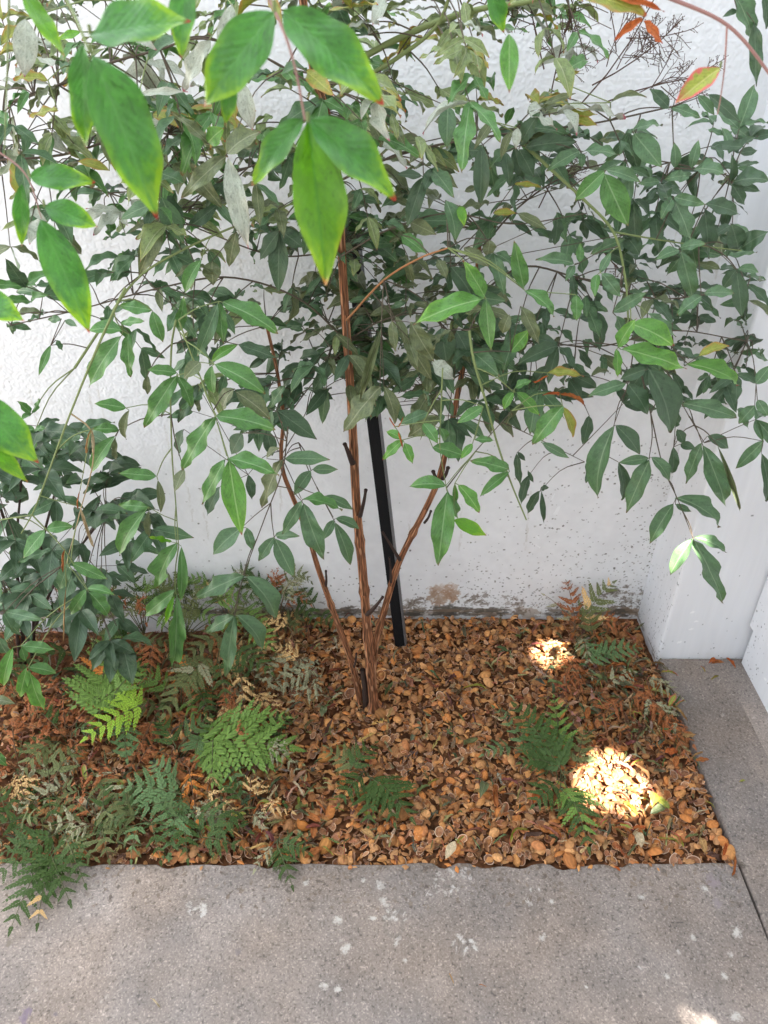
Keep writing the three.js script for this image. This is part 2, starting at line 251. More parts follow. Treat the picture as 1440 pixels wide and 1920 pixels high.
const skins = {
  n: leafSkin([72, 136, 46], [88, 150, 64], [146, 190, 12], [212, 24, 34], 1.3, { seed: 1, veinK: 0.15, blot: 0.16 }),
  N: leafSkin([96, 156, 8], [82, 150, 30], [158, 194, 8], [222, 130, 20], 1.0, { seed: 2, veinK: 0.15, blot: 0.16 }),
  g: leafSkin([78, 120, 60], [142, 168, 124], [106, 150, 62], [128, 96, 56], 0.55, { seed: 3 }),
  G: leafSkin([82, 130, 50], [150, 178, 120], [122, 168, 48], [150, 40, 50], 0.7, { seed: 4 }),
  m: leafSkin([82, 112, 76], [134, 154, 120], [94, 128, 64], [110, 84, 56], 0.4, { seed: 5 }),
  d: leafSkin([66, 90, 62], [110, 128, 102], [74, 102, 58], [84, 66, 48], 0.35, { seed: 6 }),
  q: leafSkin([118, 134, 82], [176, 178, 140], [162, 160, 84], [150, 90, 60], 0.5, { seed: 17, blot: 0.4 }),
  o: leafSkin([96, 106, 70], [152, 154, 122], [120, 122, 70], [120, 90, 60], 0.4, { seed: 7, blot: 0.4 }),
  p: leafSkin([168, 174, 158], [190, 194, 178], [158, 150, 138], [176, 78, 96], 0.55, { seed: 8, veinK: 0.5 }),  // whitish blade: sky sheen put into the leaf colour
  y: leafSkin([132, 140, 52], [170, 166, 90], [176, 150, 50], [186, 80, 50], 0.7, { seed: 9, red: [178, 92, 66], redK: 0.4 }),
  r: leafSkin([148, 158, 60], [206, 190, 130], [190, 60, 70], [190, 40, 70], 0.8, { seed: 10, red: [206, 84, 92], redK: 0.85 }),
  R: leafSkin([170, 92, 48], [190, 120, 72], [170, 70, 40], [150, 50, 40], 0.5, { seed: 11, blot: 0.5 }),
  t: leafSkin([168, 132, 86], [196, 166, 120], [150, 104, 62], [120, 76, 46], 0.6, { seed: 12, blot: 0.5 }),
  T: leafSkin([196, 178, 146], [212, 196, 170], [184, 160, 124], [160, 120, 84], 0.5, { seed: 13, blot: 0.4 }),
  w: leafSkin([156, 96, 54], [176, 124, 80], [140, 74, 40], [110, 60, 36], 0.6, { seed: 14, blot: 0.6 }),
};
const leafBump = texture(96, 192, (u, v) => { const s = Math.abs(u - 0.5) * 2, w = Math.max(0.02, wAt(v)) * 2, side = u < 0.5 ? 0 : 0.5, ph = v * 11 - s * w * 3.2 + side; const k = 150 - 60 * ss(0.09, 0.02, s * w) + 50 * Math.cos(ph * 6.283) * (1 - s * 0.6) + 40 * (noise(u * 40, v * 70) - 0.5); return [k, k, k]; }, false);
const skinMat = {};
for (const k in skins) {
  const dry = 'tTwR'.includes(k), pale = 'p'.includes(k);
  skinMat[k] = new THREE.MeshPhysicalMaterial({ map: skins[k], bumpMap: leafBump, bumpScale: 0.0006, roughness: dry ? 0.85 : 0.5, transmission: dry ? 0.15 : 'nN'.includes(k) ? 0.52 : 0.25, thickness: 0, specularIntensity: dry ? 0.25 : 'nN'.includes(k) ? 0.7 : 0.5, clearcoat: dry || pale ? 0 : 'nN'.includes(k) ? 0.3 : 0.32, clearcoatRoughness: 0.34, side: THREE.DoubleSide });
}
const UPV = V(0, 1, 0), M4 = new THREE.Matrix4();
// matrix of a leaf from base to tip, apparent width w metres, facing n
function leafMatrix(b, t, w, n) {
  const y = t.clone().sub(b), L = y.length(); y.normalize();
  const z = n.clone().addScaledVector(y, -n.dot(y)).normalize(), x = y.clone().cross(z);
  return { q: new THREE.Quaternion().setFromRotationMatrix(M4.makeBasis(x, y, z)), s: V(w, L, L), L };
}

// ------------------------------------------------------------------ the shrub
R = rng(31);
const shrubBase = ground(698, 1336, -0.02);
const shrub = thing('nandina_shrub', shrubBase, 'airy green shrub with bare brown stems and pointed leaflets, beside the black post', 'shrub');
const loc = p => p.clone().sub(shrubBase);
const barkMap = texture(128, 256, (u, v) => { const a = fbm(u * 22, v * 5, 3), b = noise(u * 60, v * 14), k = 0.3 + a * 1.15 + (b - 0.5) * 0.55, f = ss(0.66, 0.78, noise(u * 18 + 9, v * 7)); return [140 * k + f * 50, 94 * k + f * 46, 66 * k + f * 40]; });
const barkBump = texture(128, 256, (u, v) => { const k = 255 * (0.6 * fbm(u * 24, v * 5, 3) + 0.4 * noise(u * 60, v * 16)); return [k, k, k]; }, false);
for (const t of [barkMap, barkBump]) t.repeat.set(1, 5);
const barkMat = new THREE.MeshPhysicalMaterial({ specularIntensity: 0.3, map: barkMap, bumpMap: barkBump, bumpScale: 0.002, roughness: 0.85 });
const darkBark = std([0.05, 0.032, 0.026], { bumpMap: barkBump, bumpScale: 0.001 });
const twigMat = { g: std([0.17, 0.21, 0.08], { roughness: 0.6 }), b: std([0.09, 0.07, 0.05], { roughness: 0.7 }), o: std([0.3, 0.14, 0.06], { roughness: 0.6 }), t: std([0.34, 0.25, 0.14], { roughness: 0.75 }), p: std([0.3, 0.16, 0.14], { roughness: 0.6 }) };
const anchors = [];
function stem(px, z0, z1, rad) {
  const n = px.length, pts = px.map(([u, v], i) => i === 0 ? ground(u, v, -0.03) : at(u, v, z0 + (z1 - z0) * i / (n - 1)));
  const m = part('stem', tube(pts.map(loc), rad, 0, 10, n * 7, 0.03, px[0][0]), barkMat, shrub);
  pts.slice(Math.floor(n * 0.55)).forEach(p => anchors.push(p));
  return m;
}
const taper = (a, b, kn) => t => { let r = a + (b - a) * Math.pow(t, 0.7); for (const [k, h] of kn) r *= 1 + h * Math.exp(-Math.pow((t - k) / 0.006, 2)); return r; };
const s1 = stem([[703, 1342], [691, 1210], [679, 1060], [669, 955], [661, 800], [655, 700], [648, 600], [641, 480], [633, 330], [611, 210], [590, 140], [572, 30], [560, -60]], -1.225, -1.22, taper(0.0125, 0.0056, [[0.02, 0.5], [0.115, 0.35], [0.19, 0.3], [0.275, 0.3], [0.36, 0.3], [0.5, 0.2]]));
const s2 = stem([[680, 1330], [660, 1245], [630, 1160], [598, 1070], [575, 995], [546, 925], [531, 885], [527, 845], [531, 790], [520, 700], [500, 610]], -1.235, -1.25, taper(0.0095, 0.0026, [[0.18, 0.35], [0.36, 0.5], [0.6, 0.3]]));
const s3 = stem([[695, 1325], [704, 1210], [722, 1140], [745, 1062], [773, 1002], [800, 950], [824, 895], [836, 845], [850, 780], [866, 700], [884, 610], [894, 520], [900, 430]], -1.24, -1.3, taper(0.0098, 0.004, [[0.14, 0.3], [0.25, 0.4], [0.38, 0.3], [0.47, 0.5], [0.6, 0.3]]));
part('stem', tube([ground(688, 1334, -0.03), at(684, 1290, -1.236), at(680, 1255, -1.24)].map(loc), 0.009, 0.006, 8, 8, 0.15, 4), darkBark, shrub);
const stub = (st, a, b, z, r0, r1) => { const A = at(a[0], a[1], z), B = at(b[0], b[1], z + 0.02), mid = A.clone().lerp(B, 0.5).add(V(0.001, 0, 0.003)); part('stub', tube([A, mid, B].map(loc), t => r0 + (r1 - r0) * t + (t > 0.9 ? r1 * 0.4 : 0), 0, 6, 8, 0.1, a[0]), darkBark, st); };
stub(s1, [661, 868], [646, 832], -1.215, 0.006, 0.003); stub(s1, [675, 968], [686, 918], -1.215, 0.0045, 0.0026); stub(s1, [688, 1152], [718, 1119], -1.215, 0.005, 0.0024);
stub(s3, [750, 1050], [717, 997], -1.245, 0.004, 0.0018); stub(s3, [733, 1092], [730, 1045], -1.24, 0.003, 0.0014); stub(s3, [820, 905], [812, 884], -1.26, 0.004, 0.0032); stub(s3, [830, 898], [840, 877], -1.26, 0.004, 0.0032); stub(s3, [796, 980], [808, 958], -1.26, 0.003, 0.0022);
stub(s2, [611, 1098], [611, 1070], -1.235, 0.003, 0.0018); stub(s2, [664, 1250], [668, 1225], -1.23, 0.003, 0.0018);

// branches traced along the twigs of the plant: [z start, z end, radius mm, bark, points]
const branchList = [
  [-0.93, -0.9, 1.7, 'g', [[235, 540], [220, 570], [190, 635], [132, 775], [60, 965], [40, 1000]]], [-1.0, -1.0, 1.4, 'g', [[330, 600], [322, 645], [322, 840], [330, 950], [335, 1025]]],
  [-0.92, -0.92, 1.0, 't', [[132, 775], [170, 805], [175, 860], [150, 960], [125, 1055]]], [-0.9, -0.9, 1.0, 'g', [[60, 965], [120, 1030], [165, 1105]]], [-0.96, -0.95, 1.0, 'g', [[335, 600], [355, 655], [400, 770], [425, 855]]],
  [-1.08, -1.02, 1.1, 'b', [[540, 800], [530, 880], [495, 975], [457, 1080], [440, 1155]]], [-1.1, -1.08, 0.9, 'b', [[530, 860], [565, 935]]], [-1.12, -1.1, 0.9, 'b', [[560, 830], [580, 885], [625, 970]]], [-0.92, -0.9, 1.0, 'g', [[0, 975], [60, 965]]],
  [-1.12, -1.05, 2.5, 'g', [[960, 250], [1030, 315], [1090, 370], [1150, 435], [1172, 520], [1178, 600]]], [-1.08, -1.08, 1.2, 'g', [[1150, 435], [1270, 455], [1390, 470]]], [-1.05, -0.98, 1.9, 'g', [[880, 620], [887, 670], [910, 750], [935, 840], [960, 910], [987, 975]]],
  [-1.12, -1.08, 1.2, 'b', [[1200, 690], [1220, 775], [1245, 880], [1270, 935], [1300, 1010]]], [-1.1, -1.08, 1.0, 'b', [[1190, 640], [1177, 720], [1150, 800]]], [-1.1, -1.08, 1.1, 'b', [[1230, 640], [1265, 730], [1320, 830]]], [-1.0, -0.98, 1.0, 'g', [[830, 690], [827, 770], [825, 840], [837, 915]]], [-1.0, -0.98, 0.9, 'b', [[837, 915], [880, 860], [960, 770]]],
  [-1.2, -1.12, 4.6, 'g', [[620, 160], [686, 105], [823, 40], [914, 14], [993, 2], [1100, -40]]], [-1.2, -1.14, 3.6, 'g', [[610, 200], [700, 137], [740, 112], [820, 47], [850, -30]]], [-1.12, -1.1, 2.0, 'b', [[17, 193], [110, 160], [207, 118], [300, 93], [370, 72], [480, 100], [590, 160]]],
  [-1.1, -1.18, 2.1, 'g', [[140, 690], [200, 600], [260, 520], [350, 465], [540, 385], [635, 350]]], [-1.2, -1.02, 1.9, 'o', [[650, 600], [660, 589], [720, 525], [787, 484], [840, 465]]], [-1.2, -1.15, 1.6, 'b', [[0, 300], [120, 290], [260, 250], [430, 260], [612, 215]]], [-1.22, -1.15, 1.8, 'b', [[635, 340], [720, 300], [830, 270], [960, 250], [1120, 230], [1260, 200]]],
  [-1.25, -1.2, 1.6, 'b', [[650, 640], [560, 560], [430, 520], [300, 540], [150, 580], [20, 610]]], [-1.3, -1.15, 1.7, 'b', [[890, 560], [980, 500], [1080, 520], [1230, 560], [1400, 540]]], [-1.3, -1.15, 1.5, 'b', [[880, 640], [1000, 640], [1120, 650], [1260, 620], [1400, 640]]], [-1.28, -1.2, 1.4, 'b', [[895, 480], [960, 400], [1060, 330], [1200, 300], [1370, 330]]],
  [-1.25, -1.2, 1.3, 'b', [[640, 470], [520, 480], [400, 440], [260, 380], [90, 330]]], [-1.24, -1.2, 1.4, 'b', [[650, 640], [720, 600], [800, 590], [860, 640]]], [-1.22, -1.2, 1.5, 'b', [[632, 330], [540, 300], [430, 330], [330, 420], [250, 560]]], [-1.2, -1.1, 1.2, 'b', [[640, 480], [730, 430], [840, 400], [960, 420], [1100, 400]]],
  [-0.62, -0.6, 1.5, 'p', [[1150, -50], [1245, -8], [1365, 48], [1440, 135], [1475, 190]]], [-0.6, -0.6, 0.6, 'p', [[1363, 50], [1358, 130], [1350, 190], [1345, 215]]], [-0.42, -0.38, 0.8, 'p', [[470, -60], [515, 20], [538, 75], [555, 135], [572, 225]]], [-0.4, -0.37, 0.8, 'g', [[105, -40], [140, 30], [168, 98]]], [-0.45, -0.45, 0.5, 'g', [[18, -40], [14, 120], [8, 290]]], [-0.52, -0.5, 0.6, 'p', [[-60, 260], [5, 290], [50, 330], [78, 410]]],
  [-1.25, -1.25, 1.2, 'b', [[540, 780], [585, 720], [640, 660]]], [-1.25, -1.25, 1.0, 'b', [[530, 850], [575, 770], [600, 690], [648, 620]]], [-1.3, -1.28, 1.0, 'b', [[850, 760], [960, 800], [1096, 866]]],
];
for (const [z0, z1, r, m, pts] of branchList) {
  const P = pts.map(([u, v], i) => at(u, v, z0 + (z1 - z0) * i / (pts.length - 1)));
  part('branch', tube(P.map(loc), r / 1000 * 1.1, r / 1000 * 0.6, 6, pts.length * 5, 0.05, pts[0][0]), twigMat[m], shrub);
  if (z1 < -0.8) { const c = new THREE.CatmullRomCurve3(P); for (let i = 0; i <= 12; i++) anchors.push(c.getPoint(i / 12)); }
}
function nearestAnchor(p, least = 0.05) {
  let best = null, bd = 1e9; for (const a of anchors) { let d = a.distanceTo(p); if (d < least) continue; d += Math.max(0, p.y - a.y) * 0.6; if (d < bd) { bd = d; best = a; } } return best;
}
const twig = (a, b, r, sag = 0.03) => { const m = a.clone().lerp(b, 0.5); m.y += sag * a.distanceTo(b) * 3; m.z += rr(-0.01, 0.01); return tube([a, m, b].map(loc), r, r * 0.6, 4, 6); };
const facing = (p, a, b, j) => EYE.clone().sub(p).normalize().multiplyScalar(a).addScaledVector(UPV, b).add(V(rr(-j, j), rr(-j, j), rr(-j, j))).normalize();
// a spray: leaflets traced as [base u, base v, tip u, tip v, width] in px of the photograph at depth z
let leafletCount = 0;
function spray(off, sc, z, kind, list, o = {}) {
  const px = (x, y) => [off[0] + x / sc, off[1] + y / sc];
  const [nu, nv] = px(list[0][0], list[0][1]), node = at(nu, nv, z), a = nearestAnchor(node);
  let tw = new THREE.Object3D(); const near = z > -0.8;
  const geos = []; if (a && !o.loose) geos.push(twig(a, node, 0.0011, o.sag ?? 0.03));
  const leaves = list.map(([bx, by, tx, ty, w, kd, zt]) => {
    const [bu, bv] = px(bx, by), [tu, tv] = px(tx, ty), zo = rr(-0.008, 0.008), B = at(bu, bv, z + zo * 0.3), T = at(tu, tv, z + zo + (zt ?? rr(-0.012, 0.022) * (near ? 0.6 : 1)));
    const mid = B.clone().lerp(T, 0.5), N = facing(mid, 0.75, 0.5, near ? 0.18 : 0.3), y = T.clone().sub(B).normalize(), z0 = N.clone().addScaledVector(y, -N.dot(y)).normalize(), x = y.clone().cross(z0), vd = mid.clone().sub(EYE).normalize();
    const seen = Math.sqrt(Math.max(0, 1 - Math.pow(x.dot(vd), 2))), W = w / sc * axisDepth(mid) / FOCAL / Math.max(0.5, seen);
    if (!near && bu !== nu) geos.push(tube([node, node.clone().lerp(B, 0.5), B].map(loc), 0.0007, 0.0006, 4, 3));
    return [B, leafMatrix(B, T, W * (near ? 0.93 : 0.8), N), kd || kind];
  });
  const m = part('leaf_spray', geos.length ? mergeGeometries(geos) : tube([node, node.clone().add(V(0, 0.004, 0))].map(loc), 0.0008, 0.0008, 4, 2), twigMat[o.bark || 'g'], shrub);
  for (const [B, L, kd] of leaves) {
    const g = near ? pick(bigShapes) : 'tTwR'.includes(kd) ? pick(dryShapes) : pick(leafShapes), l = part('leaflet', g, skinMat[kd], m);
    l.position.copy(loc(B)); l.quaternion.copy(L.q); l.scale.copy(L.s); leafletCount++;
  }
}
const Z1 = [0, 0], Z2 = [720, 0], Z3 = [0, 560], Z4 = [720, 560], Z5 = [0, 1100];
// hanging close to the lens
spray(Z1, 2, -0.372, 'n', [[345, 205, 590, 822, 228, 'n', 0.0], [312, 160, 322, 562, 100]], { loose: 1 });
spray(Z1, 2, -0.39, 'n', [[340, 132, 716, 80, 165]], { loose: 1 }); spray(Z1, 2, -0.43, 'n', [[695, -70, 680, 222, 108]], { loose: 1 }); spray(Z1, 2, -0.46, 'N', [[84, -30, 242, 212, 72]], { loose: 1 });
spray(Z1, 2, -0.385, 'n', [[1030, 45, 762, 402, 196], [1062, 40, 1438, 392, 200]], { loose: 1 }); spray(Z1, 2, -0.4, 'n', [[870, 290, 845, 468, 62]], { loose: 1 });
spray(Z1, 2, -0.378, 'N', [[1155, 458, 1220, 1070, 205], [1132, 448, 945, 700, 105, 'n'], [1166, 448, 1484, 752, 165, 'n']], { loose: 1 });
spray(Z1, 2, -0.5, 'n', [[112, 662, 358, 684, 98]], { loose: 1 }); spray(Z1, 2, -0.49, 'n', [[168, 775, 368, 852, 100], [152, 825, 338, 1252, 148], [80, 690, 82, 925, 62]], { loose: 1 });
spray(Z1, 2, -0.45, 'n', [[-120, 1110, 92, 1205, 125]], { loose: 1 }); spray([0, 0], 1, -0.42, 'n', [[-60, 740, 72, 868, 78], [-45, 815, 52, 904, 34, 'N']], { loose: 1 });
spray([0, 0], 1, -0.6, 'r', [[1350, 128, 1264, 196, 42]], { loose: 1 }); spray([0, 0], 1, -0.62, 'r', [[1080, -18, 1212, 30, 46, 'y'], [1205, 35, 1150, 78, 16, 'R'], [1140, -6, 1246, 22, 14, 'R'], [1206, 40, 1242, 82, 22, 'R']], { loose: 1 });
spray(Z2, 2, -0.6, 'N', [[395, -40, 448, 122, 74, 'n'], [470, 128, 470, 350, 74, 'G']], { loose: 1 });
// [offset, scale, z, skin, leaflets]
const traced = [
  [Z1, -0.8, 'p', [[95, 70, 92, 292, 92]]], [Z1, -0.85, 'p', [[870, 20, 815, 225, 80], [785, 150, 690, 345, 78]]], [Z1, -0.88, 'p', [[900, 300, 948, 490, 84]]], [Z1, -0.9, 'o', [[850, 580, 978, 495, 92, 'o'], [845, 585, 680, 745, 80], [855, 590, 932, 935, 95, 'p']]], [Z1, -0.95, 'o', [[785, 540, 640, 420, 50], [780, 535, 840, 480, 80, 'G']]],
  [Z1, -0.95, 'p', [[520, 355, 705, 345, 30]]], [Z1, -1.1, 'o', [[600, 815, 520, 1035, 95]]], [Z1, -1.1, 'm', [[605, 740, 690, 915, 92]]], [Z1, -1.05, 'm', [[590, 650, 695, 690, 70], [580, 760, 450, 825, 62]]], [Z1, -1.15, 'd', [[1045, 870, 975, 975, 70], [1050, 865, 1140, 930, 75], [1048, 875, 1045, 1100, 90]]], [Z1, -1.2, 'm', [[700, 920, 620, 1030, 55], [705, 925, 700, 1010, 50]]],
  [Z1, -1.05, 'g', [[755, 975, 695, 1100, 62]]], [Z1, -1.15, 'o', [[885, 870, 860, 1000, 70], [795, 980, 800, 1070, 80]]], [Z1, -1.2, 'o', [[510, 410, 470, 560, 40]]], [Z1, -1.1, 'y', [[410, 640, 290, 605, 42]]], [Z1, -1.0, 'N', [[300, 120, 215, 150, 34]]], [Z1, -1.0, 'y', [[180, 300, 50, 300, 40], [215, 410, 110, 440, 42]]],
  [Z2, -1.1, 'd', [[365, 548, 362, 772, 78]]], [Z2, -1.12, 'd', [[512, 545, 586, 418, 66], [530, 552, 724, 532, 74], [505, 560, 562, 664, 72], [455, 570, 470, 702, 54]]], [Z2, -1.14, 'd', [[148, 662, 85, 856, 80], [152, 650, 242, 692, 50], [140, 660, 48, 655, 42]]], [Z2, -1.15, 'd', [[32, 308, 30, 484, 74], [240, 400, 236, 560, 86, 'm']]], [Z2, -1.05, 'm', [[830, 640, 715, 752, 72, 'g'], [832, 638, 962, 684, 54], [824, 652, 916, 848, 118, 'g']]], [Z2, -1.08, 'm', [[735, 566, 608, 642, 58], [745, 568, 882, 582, 46], [738, 572, 742, 632, 36]]],
  [Z2, -1.1, 'm', [[935, 500, 1042, 628, 98], [930, 490, 1045, 470, 40]]], [Z2, -1.15, 'm', [[1070, 405, 996, 332, 58, 'd'], [1078, 402, 1188, 442, 50], [1175, 358, 1238, 432, 44], [1212, 354, 1336, 460, 54, 'd']]], [Z2, -1.1, 'm', [[1090, 630, 1088, 532, 46], [1152, 632, 1180, 524, 48], [1160, 636, 1284, 654, 62], [1150, 656, 1048, 672, 52], [1035, 680, 950, 690, 40]]], [Z2, -1.12, 'd', [[1300, 682, 1302, 574, 38], [1310, 684, 1450, 680, 80], [1302, 690, 1352, 768, 58], [1322, 620, 1408, 610, 26]]],
  [Z2, -1.08, 'm', [[1085, 740, 1208, 768, 54], [1082, 740, 1038, 824, 52], [1086, 750, 1152, 904, 84]]], [Z2, -1.09, 'd', [[1205, 765, 1335, 804, 68], [1200, 780, 1216, 970, 80]]], [Z2, -1.05, 'm', [[1108, 938, 1018, 976, 48], [1110, 930, 1208, 914, 46], [1112, 945, 1160, 1124, 84]]], [Z2, -1.08, 'd', [[1330, 938, 1302, 838, 96], [1340, 932, 1444, 868, 84], [1325, 945, 1258, 880, 60]]], [Z2, -1.08, 'd', [[1322, 1010, 1268, 1084, 54], [1326, 1010, 1404, 1022, 44, 'm'], [1322, 1020, 1342, 1192, 70]]],
  [Z2, -1.0, 'g', [[525, 1082, 488, 902, 80]]], [Z2, -0.92, 'G', [[380, 1116, 296, 976, 78], [375, 1120, 108, 1218, 98], [382, 1122, 402, 1314, 74, 'g']]], [Z2, -0.98, 'g', [[530, 1090, 638, 1188, 60], [720, 1105, 722, 1204, 58]]], [Z2, -1.05, 'm', [[735, 985, 735, 912, 38, 'g'], [715, 990, 568, 974, 54], [712, 995, 680, 1055, 40]]], [Z2, -1.02, 'g', [[810, 1022, 852, 945, 42, 'm'], [800, 1030, 790, 1118, 44], [815, 1025, 888, 1114, 64, 'm']]], [Z2, -1.05, 'd', [[230, 752, 266, 908, 80, 'm'], [285, 775, 302, 852, 46, 'N']]],
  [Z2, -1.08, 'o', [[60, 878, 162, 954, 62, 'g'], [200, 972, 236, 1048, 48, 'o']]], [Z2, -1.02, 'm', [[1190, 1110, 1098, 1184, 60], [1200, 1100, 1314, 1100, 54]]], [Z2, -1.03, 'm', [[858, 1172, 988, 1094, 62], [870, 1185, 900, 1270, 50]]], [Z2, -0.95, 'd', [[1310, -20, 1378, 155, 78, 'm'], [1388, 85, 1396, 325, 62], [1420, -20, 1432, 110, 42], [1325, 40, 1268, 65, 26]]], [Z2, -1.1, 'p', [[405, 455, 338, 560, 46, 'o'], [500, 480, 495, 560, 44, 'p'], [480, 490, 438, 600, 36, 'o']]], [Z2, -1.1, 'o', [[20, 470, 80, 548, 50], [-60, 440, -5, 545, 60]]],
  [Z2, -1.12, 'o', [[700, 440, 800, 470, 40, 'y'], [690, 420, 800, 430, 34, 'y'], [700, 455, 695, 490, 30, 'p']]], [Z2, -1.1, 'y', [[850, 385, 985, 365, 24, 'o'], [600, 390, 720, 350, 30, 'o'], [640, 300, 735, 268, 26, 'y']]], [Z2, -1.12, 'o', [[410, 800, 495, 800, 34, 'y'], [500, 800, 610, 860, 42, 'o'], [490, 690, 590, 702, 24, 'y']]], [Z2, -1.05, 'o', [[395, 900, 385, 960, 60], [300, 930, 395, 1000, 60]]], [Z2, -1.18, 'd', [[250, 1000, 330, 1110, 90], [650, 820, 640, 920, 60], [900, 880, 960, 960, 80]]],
  [Z3, -0.95, 'g', [[462, 120, 328, 122, 62], [456, 140, 332, 334, 88], [480, 132, 492, 294, 62], [455, 92, 542, 84, 44]]], [Z3, -0.98, 'g', [[568, 42, 446, 26, 62, 'g'], [572, 46, 612, 162, 62]]], [Z3, -1.0, 'g', [[668, 120, 690, -10, 54, 'g']]], [Z3, -1.0, 'g', [[822, 10, 838, 168, 64], [836, 14, 1044, 132, 90], [818, 20, 738, 218, 66, 'm']]], [Z3, -1.08, 'm', [[890, 172, 1040, 224, 62, 'd'], [890, 174, 792, 238, 46, 'G']]], [Z3, -0.98, 'g', [[662, 288, 543, 484, 88], [666, 280, 548, 268, 52], [668, 292, 718, 408, 58]]], [Z3, -1.0, 'o', [[552, 288, 556, 358, 36]]],
  [Z3, -0.94, 'g', [[804, 246, 994, 358, 88], [796, 250, 802, 358, 52], [752, 238, 690, 300, 62, 'o']]], [Z3, -0.93, 'g', [[812, 440, 1034, 492, 92], [802, 445, 684, 644, 88]]], [Z3, -1.0, 'o', [[690, 640, 655, 724, 50]]], [Z3, -1.1, 'd', [[1038, 420, 1188, 528, 82], [1066, 326, 1012, 412, 52, 'm'], [1022, 420, 1022, 480, 36, 'm']]], [Z3, -1.06, 'm', [[880, 338, 838, 424, 66, 'o'], [885, 350, 1012, 452, 84, 'o']]], [Z3, -1.12, 'd', [[908, 505, 868, 584, 74], [1000, 490, 1020, 590, 60]]], [Z3, -0.92, 'G', [[858, 604, 908, 888, 108], [852, 600, 1048, 664, 78, 'g'], [846, 602, 758, 772, 72, 'g']]],
  [Z3, -1.02, 'g', [[472, 410, 353, 394, 58], [484, 418, 474, 528, 42, 'o']]], [Z3, -1.02, 'o', [[446, 492, 346, 488, 46, 'g'], [432, 514, 343, 654, 62, 'g'], [434, 518, 436, 612, 28]]], [Z3, -1.0, 'g', [[588, 666, 443, 654, 62], [592, 680, 602, 802, 36, 'o']]], [Z3, -1.0, 'g', [[556, 780, 443, 774, 54], [552, 788, 448, 964, 78], [560, 794, 562, 894, 32, 'o']]], [Z3, -0.99, 'g', [[662, 916, 594, 1084, 84], [680, 928, 676, 1134, 46], [642, 912, 556, 894, 26, 'N']]], [Z5, -0.98, 'g', [[658, 15, 543, 108, 68], [662, 30, 646, 304, 70, 'g'], [655, 30, 622, 140, 26, 'N']]],
  [Z3, -1.08, 'd', [[1066, 600, 1238, 604, 66, 'm']]], [Z3, -1.1, 'm', [[1166, 645, 1102, 738, 60], [1172, 640, 1268, 640, 46]]], [Z3, -1.04, 'm', [[1132, 760, 1058, 884, 62], [1134, 752, 1284, 794, 52, 'g'], [1136, 768, 1216, 974, 88]]], [Z3, -1.08, 'm', [[1216, 740, 1324, 792, 46]]], [Z3, -1.08, 'm', [[1252, 830, 1212, 904, 46], [1258, 824, 1348, 864, 46], [1256, 838, 1312, 998, 62]]], [Z3, -1.04, 'm', [[1028, 894, 972, 984, 52], [1034, 888, 1124, 890, 46], [1030, 900, 1102, 1044, 78]]], [Z3, -1.04, 'm', [[905, 860, 798, 960, 82], [922, 858, 948, 944, 46]]], [Z3, -1.08, 'o', [[1052, 606, 984, 784, 72], [1000, 600, 1050, 560, 40]]],
  [Z3, -1.15, 'd', [[930, 660, 946, 754, 44], [826, 705, 776, 814, 54], [690, 490, 672, 590, 50], [740, 320, 670, 465, 64]]], [Z3, -1.0, 'm', [[912, 1036, 732, 1124, 84], [920, 1040, 1032, 1204, 98]]], [Z5, -1.0, 'm', [[878, 108, 772, 172, 62], [886, 106, 982, 238, 84], [876, 112, 852, 336, 74]]], [Z3, -0.92, 'g', [[168, 868, 88, 974, 66], [174, 864, 278, 854, 56]]], [Z3, -0.9, 'g', [[266, 990, 404, 1052, 58], [256, 996, 222, 1090, 62, 'm']]], [Z3, -0.9, 'g', [[326, 1090, 264, 1184, 56], [328, 1088, 432, 1112, 42], [332, 1100, 408, 1194, 62]]],
  [Z3, -1.1, 'g', [[132, 494, 82, 490, 36], [130, 490, 174, 488, 32], [126, 496, 120, 584, 44]]], [Z3, -1.1, 'g', [[118, 432, 66, 384, 42], [122, 430, 148, 372, 26], [115, 436, 80, 455, 28]]], [Z3, -1.1, 'm', [[190, 175, 145, 290, 34, 'g'], [230, 75, 180, 80, 36], [245, 80, 290, 105, 30], [210, 155, 235, 195, 26]]],
  [Z5, -0.86, 'g', [[78, 222, 208, 236, 58], [48, 228, 14, 374, 62, 'G'], [80, 226, 96, 278, 36]]], [Z5, -0.85, 'g', [[106, 302, 212, 326, 52], [100, 306, 74, 418, 56, 'G'], [110, 310, 166, 464, 72, 'G']]], [Z5, -0.88, 'm', [[18, 94, 164, 126, 52], [12, 100, 44, 160, 44], [10, 60, -60, 100, 60], [10, 110, 80, 185, 46]]], [Z5, -0.9, 'm', [[-10, 180, 30, 255, 60], [-30, 40, 10, 10, 50], [-40, 610, 28, 672, 44, 'g'], [-30, 420, 60, 440, 40, 'o']]],
  [Z3, -0.92, 'T', [[300, 780, 352, 932, 30]]], [Z3, -0.91, 't', [[248, 1080, 240, 1278, 26], [242, 940, 236, 1026, 26, 'w']]], [Z3, -0.93, 't', [[342, 490, 328, 580, 26], [348, 490, 352, 590, 26, 'T'], [300, 720, 296, 790, 20, 'w']]],
